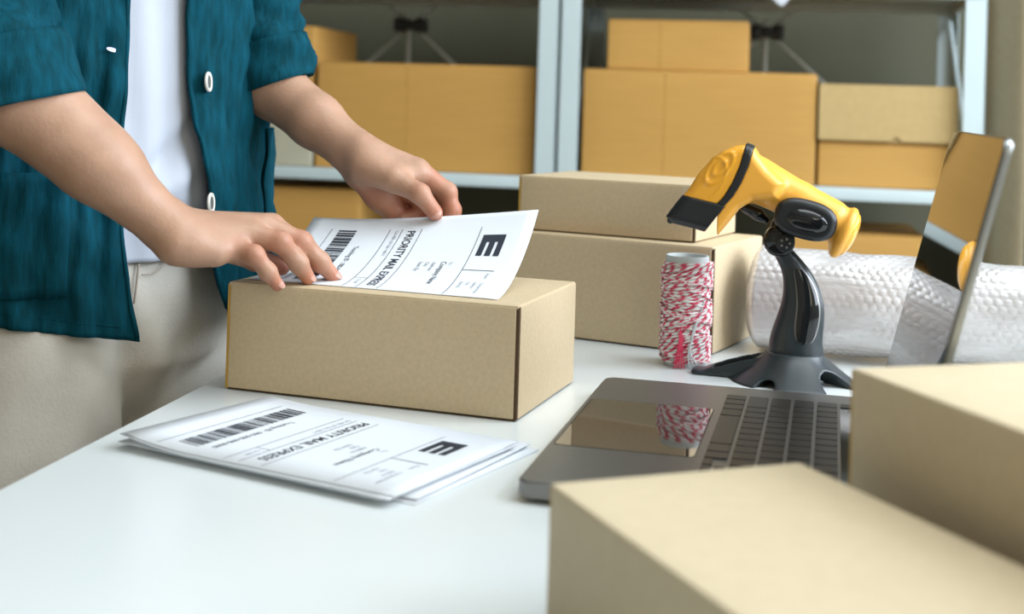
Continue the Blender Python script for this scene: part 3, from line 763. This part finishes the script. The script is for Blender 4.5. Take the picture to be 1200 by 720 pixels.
def sup(cx, cy, rx, ry, tilt, e=2.5, n=40):
    out = []
    for k in range(n):
        a = 2 * PI * k / n; c_, s_ = math.cos(a), math.sin(a)
        x = rx * math.copysign(abs(c_) ** (2 / e), c_); y = ry * math.copysign(abs(s_) ** (2 / e), s_)
        out.append((cx + x * math.cos(tilt) - y * math.sin(tilt), cy + x * math.sin(tilt) + y * math.cos(tilt)))
    return out
v = px_vol(895, 985, 218, 300, -46, 40, 1.2)
v.put(extr(polysdf(sup(938, 255, 36, 23, TILT)), 33 * SS, 9 * SS), (-.3, -.1, -.1), (.3, .1, .4), 0)
v.cap(loc3(912, 268, 0), loc3(909, 283, 0), 14 * SS, 12 * SS, 3 * SS)
Vv, Q = v.mesh(); cup = link('cradle_cup', mesh('cradle_cup', Vv, Q, M['dark']), st)
v = px_vol(900, 980, 228, 290, -50, -10, 1.1)
v.ell(loc3(940, 256, -27), np.array([27.5, 11, 14.5]) * SS, 0, Rc)
Vv, Q = v.mesh(); link('cup_window', mesh('cup_window', Vv, Q, M['gloss']), cup)

sc = thing('barcode_scanner', 'yellow and black handheld barcode scanner resting in the stand', 'scanner', (sx0, sy0, Z0 + .145), SRZ)
def off(V): V = np.array(V, float); V[:, 2] -= .145; return V
head = [(868, 171), (856, 173), (842, 179), (829, 189), (815, 206), (803, 226), (790, 243), (779, 259), (786, 266), (812, 271), (839, 278), (850, 264), (863, 246), (878, 236), (905, 232), (912, 214), (895, 199), (883, 184), (877, 174)]
H = .9
v = px_vol(768, 1010, 160, 310, -52, 52, H * 1.15)
v.put(extr(polysdf(head), 37 * SS, 11 * SS), (-.3, -.1, -.1), (.3, .1, .4), 0)
headF = v.F.copy()
v.cap(loc3(884, 214), loc3(930, 236), 27 * SS, 23 * SS, 9 * SS)
v.cap(loc3(930, 236), loc3(966, 256), 23 * SS, 25 * SS, 5 * SS)
v.ell(loc3(982, 270), np.array([12, 30, 32]) * SS, 5 * SS, np.array([[math.cos(.42), 0, -math.sin(.42)], [0, 1, 0], [math.sin(.42), 0, math.cos(.42)]]))
allF = v.F.copy()
Xp = (v.ax[0] / SS + 930)[:, None, None]; Yp = (v.ax[1] / SS)[None, :, None]; Zp = (446 - v.ax[2] / SS)[None, None, :]
# band path in side view: distance to the right of the curve  (872,170) -> (846,238) -> bumper
bx_, by_ = np.array([874, 872, 867, 859, 850, 842, 833]), np.array([165, 176, 196, 216, 232, 241, 250])
bandx = np.interp(Zp, by_, bx_)
dcap = ((Xp - bandx) * .86).astype(np.float32) * SS                     # <0 on the cap side
# bumper: nose beyond a line from (797,234) through (846,244)
nl = (Zp - (233 + (Xp - 797) * .20)) * .98 * SS + 0 * Yp
nl2 = (Xp - (846 - (Zp - 244) * .72)) * SS                             # right border of the bumper
yellow_dim = None
band_w = 4.2 * SS
capF = np.maximum(np.maximum(allF + .6 * SS, dcap + band_w), -nl * -1 + 0) if False else np.maximum(np.maximum(allF, dcap + band_w), nl)
dom = lambda cx_, cy_, ax_, by2: np.sqrt((((Xp - cx_) * .62 - (Zp - cy_) * .78) / ax_) ** 2 + (((Xp - cx_) * .78 + (Zp - cy_) * .62) / by2) ** 2)
ring = dom(839, 199, 22, 10)
rg = np.exp(-((ring - 1) / .16) ** 2) + .9 * np.exp(-((ring - .45) / .18) ** 2)
ring2 = np.exp(-((dom(822, 215, 33, 19) - 1) / .06) ** 2)
capF = np.maximum(np.maximum(allF - (1.5 * rg + .7 * ring2) * SS * (Yp < 0), dcap + band_w), nl)
bandF = np.maximum(np.maximum(allF - .9 * SS, np.abs(dcap) - band_w), nl)
bumpF = np.maximum(np.maximum(allF - 1.0 * SS, -nl), nl2)
bodyF = np.maximum(allF, -np.minimum(np.maximum(dcap - band_w * .2, -1), 9)) if False else np.maximum(allF, np.minimum(band_w - dcap, 1e3))
bodyF = np.maximum(bodyF, -np.maximum(-nl, nl2))
for nm, Fd, mm in (('scanner_body', bodyF, 'yellow'), ('top_cap', capF, 'yellow_cap'), ('rubber_band', bandF, 'dark'), ('nose_bumper', bumpF, 'dark')):
    Vv, Q = nets(Fd, v.lo, v.h); link(nm, mesh(nm, off(Vv), Q, M[mm], angle=50), sc)
# scan window lips under the nose, trigger, grip seam
v2 = px_vol(770, 860, 255, 285, -34, 34, 1.2)
v2.cap(loc3(783, 264, -24), loc3(783, 264, 24), 4 * SS, 4 * SS, 0)
Vv, Q = v2.mesh(); link('window_lip', mesh('window_lip', off(Vv), Q, M['gloss']), sc)
v2 = px_vol(855, 905, 235, 275, -16, 16, 1.0)
v2.cap(loc3(868, 246, 0), loc3(884, 254, 0), 6 * SS, 7 * SS, 2 * SS); v2.cap(loc3(884, 254, 0), loc3(893, 260, 0), 7 * SS, 4 * SS, 2 * SS)
Vv, Q = v2.mesh(); link('trigger', mesh('trigger', off(Vv), Q, M['gloss']), sc)
v2 = px_vol(950, 1010, 235, 310, -40, 40, 1.1)
v2.ell(loc3(987.5, 272), np.array([8.5, 25, 27]) * SS, 0, np.array([[math.cos(.42), 0, -math.sin(.42)], [0, 1, 0], [math.sin(.42), 0, math.cos(.42)]]))
Vv, Q = v2.mesh(); link('handle_end_plug', mesh('handle_end_plug', off(Vv), Q, M['yellow_cap']), sc)

# ------------------------------------------------------------------ the person
PC = np.array([-.427, 1.319]); PF = np.array([.7507, -.6606]); PL = np.array([.6606, .7507])
person = thing('person', 'person in an open teal shirt, white tee and beige trousers holding a sheet', 'person', (PC[0], PC[1], 0), 0)
def pp(l, f, z): return np.array([PC[0] + l * PL[0] + f * PF[0], PC[1] + l * PL[1] + f * PF[1], Z0 + z])
# -- trunk, head and legs (mostly under the clothes)
v = Vol((-.80, .95, 0.02), (-.10, 1.70, Z0 + .90), .009)
v.ell(pp(0, -.01, .38), (.10, .10, .20), .04); 
for l in (-.07, .07):
    v.ell(pp(l, -.005, .36), (.075, .075, .15), .05); v.ell(pp(l * .8, 0, .10), (.085, .085, .14), .05)
    v.cap(pp(l * 1.1, 0, .02), pp(l * 1.1, .0, -.32), .052, .045, .03); v.cap(pp(l * 1.1, .01, -.32), pp(l * 1.1, -.01, -.66), .05, .032, .03)
v.cap(pp(-.15, 0, .50), pp(.15, 0, .50), .045, .045, .05)
v.cap(pp(0, -.005, .52), pp(0, .01, .63), .05, .046, .04)
HD = pp(-.01, .025, .735)
v.ell(HD, (.068, .068, .095), .02); v.ell(HD + np.array([0, 0, .02]) - .02 * np.array([*PF, 0]), (.074, .074, .078), .03)
fx = np.array([*PF, 0]); lx = np.array([*PL, 0])
v.cap(HD + fx * .064 + np.array([0, 0, .01]), HD + fx * .078 + np.array([0, 0, -.018]), .008, .011, .012)
v.ell(HD + fx * .045 + np.array([0, 0, -.075]), (.03, .03, .02), .02)
for s_ in (-1, 1): v.ell(HD + lx * s_ * .071 + np.array([0, 0, -.005]), (.018, .018, .028), .008)
trunk = v.mesh()
# -- arms and hands, fine grid
def P(px, py, Y): return at(px, py, Y)
def chain(v, pts, rs, k=.004):
    for a, b, ra, rb in zip(pts[:-1], pts[1:], rs[:-1], rs[1:]): v.cap(a, b, ra, rb, k)
def limits(pts, m): A = np.array(pts); return A.min(0) - m, A.max(0) + m
# near (right) arm
sh_n = np.array([-.545, 1.165, Z0 + .50]); el_n = P(-22, 80, 1.075); fa_n = P(24, 118, 1.075); mid_n = P(110, 190, 1.085); wr_n = P(196, 266, 1.10)
lo_, hi_ = limits([el_n, fa_n, wr_n, P(400, 335, 1.2), P(-22, 20, 1.1)], .055)
v = Vol(lo_, hi_, .0019)
v.cap(sh_n, el_n, .046, .040, .01)
v.cap(el_n, fa_n, .038, .0375, .01); v.cap(fa_n, mid_n, .0375, .0315, .01); v.cap(mid_n, wr_n, .0305, .0205, .01)
v.cap(P(60, 138, 1.08), P(130, 200, 1.085), .033, .028, .012)
dep = np.array([0, 1, 0])
v.cap(wr_n + dep * .012, P(226, 274, 1.118), .0195, .018, .010); v.cap(wr_n, P(222, 283, 1.10), .020, .0185, .010)
mcp = {'p': P(275, 293, 1.112), 'r': P(295, 277, 1.128), 'm': P(309, 266, 1.147), 'i': P(318, 265, 1.166)}
wb = {'p': P(208, 284, 1.092), 'r': P(210, 276, 1.102), 'm': P(212, 270, 1.114), 'i': P(216, 267, 1.126)}
for q, r0, r1 in (('p', .0155, .0098), ('r', .0155, .0112), ('m', .0150, .0115), ('i', .0145, .0115)): v.cap(wb[q], mcp[q], r0, r1, .010)
v.cap(P(208, 288, 1.094), P(252, 298, 1.100), .0155, .0105, .010)               # heel of the hand
v.cap(P(238, 282, 1.14), P(280, 292, 1.155), .014, .012, .010)
tips = {}
def finger(v, pts, rs, k=.0030):
    chain(v, pts, rs, k)
    for p_, r_ in zip(pts[1:-1], rs[1:-1]): v.ell(p_, np.array([1, 1, 1]) * r_ * 1.06, .004)
finger(v, [mcp['p'], P(298, 299, 1.106), P(314, 319, 1.1105), P(325, 334, 1.1165)], [.0098, .0079, .0070, .0058])
finger(v, [mcp['r'], P(329, 284, 1.126), P(350, 309, 1.137), P(361, 326, 1.1455)], [.0112, .0090, .0080, .0064])
finger(v, [mcp['m'], P(353, 284, 1.150), P(375, 307, 1.158), P(391, 324.5, 1.1645)], [.0115, .0093, .0082, .0066])
finger(v, [mcp['i'], P(352, 287, 1.176), P(370, 308, 1.184), P(382, 318, 1.190)], [.0112, .0090, .0078, .0064])
finger(v, [P(262, 290, 1.150), P(300, 304, 1.165), P(330, 313, 1.172)], [.0125, .0098, .0078])
nearV = v.mesh()
# far (left) arm
sh_f = np.array([-.300, 1.455, Z0 + .50]); el_f = P(291, 74, 1.37); fa_f = P(322, 104, 1.36); wr_f = P(414, 178, 1.305)
lo_, hi_ = limits([el_f, fa_f, wr_f, P(540, 270, 1.25), P(540, 265, 1.35), P(291, 20, 1.38)], .05)
v = Vol(lo_, hi_, .0019)
v.cap(sh_f, el_f, .043, .036, .01); v.cap(el_f, fa_f, .034, .0315, .01); v.cap(fa_f, P(370, 142, 1.33), .0310, .0275, .01); v.cap(P(370, 142, 1.33), wr_f, .0272, .0220, .01)
v.cap(wr_f, P(432, 190, 1.295), .0215, .0215, .010)
wb = {'i': P(425, 180, 1.292), 'm': P(425, 186, 1.303), 'r': P(424, 194, 1.312), 'p': P(424, 202, 1.318)}
mcp = {'i': P(489, 199, 1.283), 'm': P(487, 210, 1.301), 'r': P(477, 222, 1.316), 'p': P(464, 232, 1.327)}
for q, r0, r1 in (('i', .0175, .0118), ('m', .0175, .0120), ('r', .0170, .0115), ('p', .0160, .0105)): v.cap(wb[q], mcp[q], r0, r1, .010)
v.cap(P(424, 204, 1.300), P(446, 228, 1.303), .0160, .0150, .010); v.cap(P(446, 228, 1.303), P(462, 248, 1.305), .0150, .0115, .010)               # heel towards the little finger
v.cap(P(428, 195, 1.280), P(462, 211, 1.262), .0168, .0130, .010); v.cap(P(468, 206, 1.268), P(492, 206, 1.278), .0095, .0085, .009)               # ball of the thumb
finger(v, [P(462, 211, 1.262), P(492, 227, 1.250), P(510, 250, 1.2495)], [.0122, .0092, .0077])
finger(v, [mcp['i'], P(524, 225, 1.286), P(530, 247, 1.2835), P(526, 262, 1.279)], [.0112, .0090, .0082, .0070])
finger(v, [mcp['m'], P(520, 240, 1.306), P(507, 256, 1.302), P(496, 262, 1.296)], [.0112, .0090, .0080, .0068])
finger(v, [mcp['r'], P(497, 244, 1.310), P(484, 256, 1.303), P(472, 256, 1.298)], [.0108, .0088, .0078, .0066])
finger(v, [mcp['p'], P(476, 250, 1.318), P(464, 258, 1.312), P(456, 254, 1.306)], [.0098, .0078, .0070, .0060])
farV = v.mesh()
bV, bF = join([trunk, nearV, farV])
body = wmesh('body', bV, bF, M['skin'], person)
hot = [(P(325, 334, 1.1165), .014), (P(361, 326, 1.1455), .014), (P(391, 324.5, 1.1645), .014), (P(330, 313, 1.172), .03), (P(298, 299, 1.106), .011), (P(329, 284, 1.126), .012), (P(353, 284, 1.150), .012),
       (P(510, 250, 1.2495), .016), (P(492, 227, 1.25), .010), (P(528, 247, 1.2835), .024), (P(510, 212, 1.285), .014), (P(500, 252, 1.305), .022), (P(470, 245, 1.31), .030), (P(440, 228, 1.30), .020), (P(275, 293, 1.112), .010)]
fl = np.zeros(len(bV))
for c_, r_ in hot: fl = np.maximum(fl, np.exp(-(np.linalg.norm(bV - c_, axis=1) / r_) ** 2))
body.data.attributes.new('flush', 'FLOAT', 'POINT').data.foreach_set('value', fl.astype(np.float32))
def nail(c, along, nrm, w, l, name='fingernail'):
    along = np.array(along, float); along /= np.linalg.norm(along); nrm = np.array(nrm, float); nrm -= along * (nrm @ along); nrm /= np.linalg.norm(nrm); sd = np.cross(along, nrm)
    V = []; Fc = []; n = 9
    for i in range(n):
        for j in range(n):
            u, w_ = -1 + 2 * i / (n - 1), -1 + 2 * j / (n - 1)
            uu = u * math.sqrt(1 - w_ * w_ / 2); vv = w_ * math.sqrt(1 - u * u / 2)
            V.append(np.array(c) + along * l * uu + sd * w * vv - nrm * (.42 * w * vv * vv + .12 * l * uu * uu))
    Fc = [(i * n + j, (i + 1) * n + j, (i + 1) * n + j + 1, i * n + j + 1) for i in range(n - 1) for j in range(n - 1)]
    wmesh(name, V, Fc, M['nail'], person, body)
def nail_on(tip, dip, r, nrm, w, l):
    a = np.array(tip) - np.array(dip); a /= np.linalg.norm(a); nrm = np.array(nrm, float); nrm -= a * (nrm @ a); nrm /= np.linalg.norm(nrm)
    nail(np.array(tip) + nrm * (r * .97) - a * r * .15, a, nrm, w, l)
nail_on(P(325, 334, 1.1165), P(314, 319, 1.1105), .0060, (.75, -.45, .45), .0042, .0056)
nail_on(P(361, 326, 1.1455), P(350, 309, 1.137), .0066, (.75, -.35, .5), .0048, .0062)
nail_on(P(391, 324.5, 1.1645), P(375, 307, 1.158), .0068, (.65, -.30, .6), .0050, .0065)
nail_on(P(510, 250, 1.2495), P(492, 227, 1.250), .0076, (.10, -.95, .15), .0056, .0070)

# -- hair, shoes
v = Vol(HD - .13, HD + .13, .004)
v.ell(HD + np.array([0, 0, .03]) - fx * .018, (.086, .086, .088), 0)
v.put(lambda X, Y, Z: ((X - HD[0]) * PF[0] + (Y - HD[1]) * PF[1]) - .035 + .25 * (HD[2] + .05 - Z), (-9, -9, -9), (9, 9, 9), 0, 'x')
v.F = np.maximum(v.F, (((v.ax[0][:, None, None] - HD[0]) * PF[0] + (v.ax[1][None, :, None] - HD[1]) * PF[1]) - .04 - .5 * (v.ax[2][None, None, :] - HD[2] - .04)))
Vv, Q = v.mesh(); wmesh('hair', Vv, Q, M['hair'], person)
for l in (-1, 1):
    v = Vol(pp(l * .085, .04, -Z0 + .06) - .17, pp(l * .085, .04, -Z0 + .06) + .17, .006)
    v.cap(pp(l * .085, -.04, -Z0 + .040), pp(l * .09, .12, -Z0 + .032), .042, .034, .02); v.cap(pp(l * .085, -.03, -Z0 + .05), pp(l * .085, -.03, -Z0 + .09), .04, .045, .02)
    v.F = np.maximum(v.F, .001 - v.ax[2][None, None, :] + 0 * v.F)
    Vv, Q = v.mesh(); wmesh('shoe', Vv, Q, M['shoe'], person)

# -- trousers
v = Vol((-.74, 1.02, .06), (-.14, 1.62, Z0 + .24), .0055)
v.ell(pp(0, -.01, .04), (.11, .11, .13), .03)
v.put(lambda X, Y, Z: (np.sqrt((((X - PC[0]) * PL[0] + (Y - PC[1]) * PL[1]) / .160) ** 2 + (((X - PC[0]) * PF[0] + (Y - PC[1]) * PF[1]) / .106) ** 2) - 1) * .106 + np.maximum(0, np.abs(Z - Z0 - .07) - .075), (-.6, 1.1, Z0 - .02), (-.2, 1.5, Z0 + .2), .03)
for s_, f1 in ((-1, .042), (1, -.035)):
    v.cap(pp(s_ * .082, f1 * .7, .02), pp(s_ * .092, f1 + .012, -.20), .099, .086, .007)
    v.cap(pp(s_ * .092, f1 + .012, -.20), pp(s_ * .096, f1, -.38), .086, .076, .007)
    v.cap(pp(s_ * .092, f1, -.38), pp(s_ * .092, f1 - .03, -.655), .076, .066, .02)
Vv, Q = v.mesh()
Zr = Vv[:, 2] - Z0; lr = (Vv[:, :2] - PC) @ PL; fr = (Vv[:, :2] - PC) @ PF
wrk = .0042 * np.sin(42 * Zr + 30 * lr + 3 * np.sin(20 * lr)) * np.exp(-((Zr + .02) / .12) ** 2) + .0020 * np.sin(85 * lr - 40 * Zr) + .0018 * np.sin(26 * Zr - 60 * lr)
Vv[:, :2] += (PF[None, :] * np.sign(fr)[:, None]) * wrk[:, None]
tr = wmesh('trousers', Vv, Q, M['trouser'], person)
def on_trouser(px, py): 
    d = _fw + (px - 600) / F_PX * _rt - (py - CY) / F_PX * _up; d /= np.linalg.norm(d)
    r_ = Vv - CAM; t = r_ @ d; e = np.linalg.norm(r_ - t[:, None] * d, axis=1); k = np.where(e < .008)[0]
    k = k[np.argmin(t[k])] if len(k) else np.argmin(e); return CAM + d * (t[k] - .0012)
def seam(pts, name='seam', r=.0011):
    Pq = np.array([on_trouser(*q) for q in pts]); tt_ = np.linspace(0, len(pts) - 1, 6 * len(pts)); Q_ = np.stack([np.interp(tt_, np.arange(len(pts)), Pq[:, k]) for k in range(3)], 1)
    for _ in range(4): Q_[1:-1] = (Q_[:-2] + 2 * Q_[1:-1] + Q_[2:]) / 4
    V, Fc = tube(Q_, r, 6); wmesh(name, V, Fc, M['seam'], person, tr)
seam([(163, 306), (161, 325), (159, 342), (157, 356)], 'fly_seam')
seam([(166, 322), (178, 322), (188, 316), (194, 306)], 'pocket_seam', .0006)

# -- tee
def ring_surface(zs, ph0, ph1, n, fa, fb, disp, zfn=None):
    V = []
    for i, z in enumerate(zs):
        for j in range(n + 1):
            u = j / n; p0, p1 = ph0(z), ph1(z); ph = p0 + (p1 - p0) * u
            zz = z if zfn is None else zfn(i / (len(zs) - 1), ph)
            d = disp(ph, zz); q = PC + (fa(zz) + d) * math.sin(ph) * PL + (fb(zz) + d) * math.cos(ph) * PF
            V.append((q[0], q[1], Z0 + zz))
    n1 = n + 1
    Fc = [(i * n1 + j, i * n1 + j + 1, (i + 1) * n1 + j + 1, (i + 1) * n1 + j) for i in range(len(zs) - 1) for j in range(n)]
    return V, Fc
def tee_d(ph, z):
    d = .0016 * math.sin(30 * ph + 14 * z) + .0035 * math.sin(5 * ph + 42 * z + 1.0) * math.exp(-((z - .15) / .07) ** 2)
    d += .006 * math.exp(-(((z - .165) - .10 * (ph - .05)) / .016) ** 2) * math.exp(-((ph - .1) / .35) ** 2) - .006 * math.exp(-(((z - .195) - .16 * (ph - .05)) / .014) ** 2) * math.exp(-((ph - .05) / .3) ** 2)
    return d
zs = np.linspace(.098, .52, 90)
V, Fc = ring_surface(zs, lambda z: -PI, lambda z: PI, 180, lambda z: .178 + .03 * max(0, z - .3), lambda z: .1215 - .006 * math.exp(-((z - .13) / .05) ** 2), tee_d)
solidify(wmesh('tee_shirt', V, Fc, M['tee'], person), .002)

# -- open shirt
def shirt_d(ph, z):
    lo = max(0, (.36 - z) / .36)
    f1 = math.sin(11 * ph + 5 * z + .8 + .7 * math.sin(9 * z)); f2 = math.sin(23 * ph - 9 * z + 1.2 * math.sin(13 * z))
    d = .0055 * (1 - abs(f1)) * (.4 + lo) + .0032 * (1 - abs(f2)) + .0014 * math.sin(47 * ph + 9 * z) + .0007 * math.sin(95 * ph - 30 * z)
    d += .0030 * math.sin(6 * ph + 34 * z) * math.exp(-((z - .2) / .2) ** 2) + .0010 * math.sin(18 * ph + 120 * z) - .004
    return d + .022 * lo * lo
fa = lambda z: .193 + .035 * max(0, z - .33); fb = lambda z: .135
phL = lambda z: rad(np.interp(z, [.0, .06, .10, .18, .26, .34, .5], [25, 20, 17, 14, 8, 6.5, 6]))
phR = lambda z: 2 * PI + rad(np.interp(z, [.0, .06, .10, .18, .26, .34, .5], [-7, -10, -12, -14, -12.5, -12, -12]))
def hem(t, ph):
    ph_ = (ph + PI) % (2 * PI) - PI
    z0 = .030 + .030 * min(1, abs(ph_ + .09) / 1.0) if ph_ < 0 else .034
    return z0 + t * (.535 - z0)
V, Fc = ring_surface(np.linspace(0.03, .535, 110), phL, phR, 300, fa, fb, shirt_d, hem)
# edges turn slightly outward
shirt = wmesh('shirt', V, Fc, M['shirt'], person); solidify(shirt, .0022, 1)
shV = np.array(V)
def surf(phd, z, o=.0035):
    ph = rad(phd); d = shirt_d(ph if ph > 0 else ph + 2 * PI, z) + o; q = PC + (fa(z) + d) * math.sin(ph) * PL + (fb(z) + d) * math.cos(ph) * PF
    return np.array([q[0], q[1], Z0 + z])
# placket fold and hem stitching
def band(fn, name, r=.0016): V, Fc = tube([fn(t) for t in np.linspace(0, 1, 60)], r, 6); wmesh(name, V, Fc, M['shirt'], person, shirt)
band(lambda t: surf(math.degrees(phL(.05 + .47 * t)) + .5, .05 + .47 * t, .001), 'placket_edge', .0026)
band(lambda t: surf(math.degrees(phR(.035 + .49 * t)) - 360 - .5, .035 + .49 * t, .001), 'placket_edge', .0026)
band(lambda t: surf(-13 - 70 * t, .046 + .030 * min(1, rad(75 * t) / 1.0), .0018), 'hem_fold', .0009)
# patch pocket on the near front and one at the far side
def pocket(p0, p1, z0, z1, name):
    V = []; n, m_ = 16, 12
    for i in range(m_ + 1):
        for j in range(n + 1): V.append(surf(p0 + (p1 - p0) * j / n, z0 + (z1 - z0) * i / m_, .0045))
    Fc = [(i * (n + 1) + j, i * (n + 1) + j + 1, (i + 1) * (n + 1) + j + 1, (i + 1) * (n + 1) + j) for i in range(m_) for j in range(n)]
    solidify(wmesh(name, V, Fc, M['shirt'], person, shirt), .0022, 1)
pocket(-68, -27, .075, .185, 'patch_pocket'); pocket(50, 88, .05, .225, 'patch_pocket')
def disc(c, nrm, r, t, m, name, dish=True):
    nrm = Vector(nrm).normalized(); R = nrm.to_track_quat('Z', 'Y').to_matrix()
    prof = [(.0002, t * .4), (r * .55, t * .4), (r * .78, t), (r * .95, t), (r, t * .5), (r * .9, 0), (.0002, 0)]
    V, Fc = lathe(prof, 28); V = [np.array(R @ Vector(p)) + np.array(c) for p in V]
    return wmesh(name, V, Fc, m, person, shirt, angle=40)
for (px, py, Y) in ((242.5, 96, 1.262), (245.5, 238, 1.255)):
    c = at(px, py, Y); b_ = disc(c, (.985, -.03, .06), .0100, .0030, M['button'], 'button')
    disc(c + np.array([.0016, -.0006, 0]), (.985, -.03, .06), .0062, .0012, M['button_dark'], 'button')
V = []; c = surf(-17.0, .297, .0042)
for k in range(14):
    a = 2 * PI * k / 14; V.append(c + (np.array([*PL, 0]) * .0062 * math.cos(a)) + np.array([0, 0, 1]) * .0020 * math.sin(a) + np.array([*PL, 0]) * 0 + np.array([0, 0, -.18]) * .0062 * math.cos(a))
wmesh('buttonhole', V, [list(range(14))], M['thread'], person, shirt, smooth=False)

# -- sleeves: lofted tubes with folds and a turned-up cuff
def sleeve(path, radii, hem_n, name, ph0, cuff=.052):
    """path world points shoulder->hem, radii (along view-normal pairs), hem_n: normal of the last ring"""
    Pq = np.array(path); n = 48; t = np.linspace(0, len(Pq) - 1, 56)
    C = np.stack([np.interp(t, np.arange(len(Pq)), Pq[:, k]) for k in range(3)], 1)
    R = np.interp(t, np.arange(len(Pq)), radii)
    for _ in range(8): C[1:-1] = (C[:-2] + 2 * C[1:-1] + C[2:]) / 4; R[1:-1] = (R[:-2] + 2 * R[1:-1] + R[2:]) / 4
    T = np.gradient(C, axis=0); T /= np.linalg.norm(T, axis=1)[:, None]
    hn = np.array(hem_n, float); hn /= np.linalg.norm(hn)
    L = np.concatenate([[0], np.cumsum(np.linalg.norm(np.diff(C, axis=0), axis=1))]); tot = L[-1]
    def rings(i0, add, wob):
        V = []
        for i in range(i0, len(C)):
            w_ = max(0, (i - len(C) * .45) / (len(C) * .55)); nn = T[i] * (1 - w_) + hn * w_; nn /= np.linalg.norm(nn)
            a = np.cross(nn, [0, 1, .02]); a /= np.linalg.norm(a); b = np.cross(nn, a)
            for k in range(n):
                th = 2 * PI * k / n
                d = wob * (.0035 * math.sin(3 * th + 26 * L[i] * 6 + ph0) + .0022 * math.sin(5 * th - 150 * L[i] + ph0) + .0030 * math.sin(2 * th + 95 * L[i]))
                V.append(C[i] + (R[i] + add + d) * (a * math.cos(th) + b * math.sin(th)))
        m_ = len(C) - i0
        return V, [(i * n + k, i * n + (k + 1) % n, (i + 1) * n + (k + 1) % n, (i + 1) * n + k) for i in range(m_ - 1) for k in range(n)]
    V, Fc = rings(0, 0, 1); o = wmesh(name, V, Fc, M['shirt'], person, shirt); solidify(o, .002, 0)
    i0 = int(np.searchsorted(L, tot - cuff)); V, Fc = rings(i0, .0040, .55)
    o2 = wmesh('rolled_cuff', V, Fc, M['shirt'], person, shirt); solidify(o2, .0045, 0)
sleeve([sh_n + np.array([.05, .06, .035]), sh_n + np.array([.01, 0, -.02]), P(-70, -60, 1.10), P(-24, 44, 1.083), P(11, 124, 1.076)], [.075, .072, .068, .063, .0545], (.22, .05, -.97), 'sleeve', .5)
sleeve([sh_f + np.array([-.03, -.02, .035]), sh_f + np.array([0, 0, -.02]), P(296, -60, 1.40), P(303, 20, 1.382), P(323, 100, 1.364)], [.070, .064, .050, .044, .0375], (.34, 0, -.94), 'sleeve', 2.0, .048)
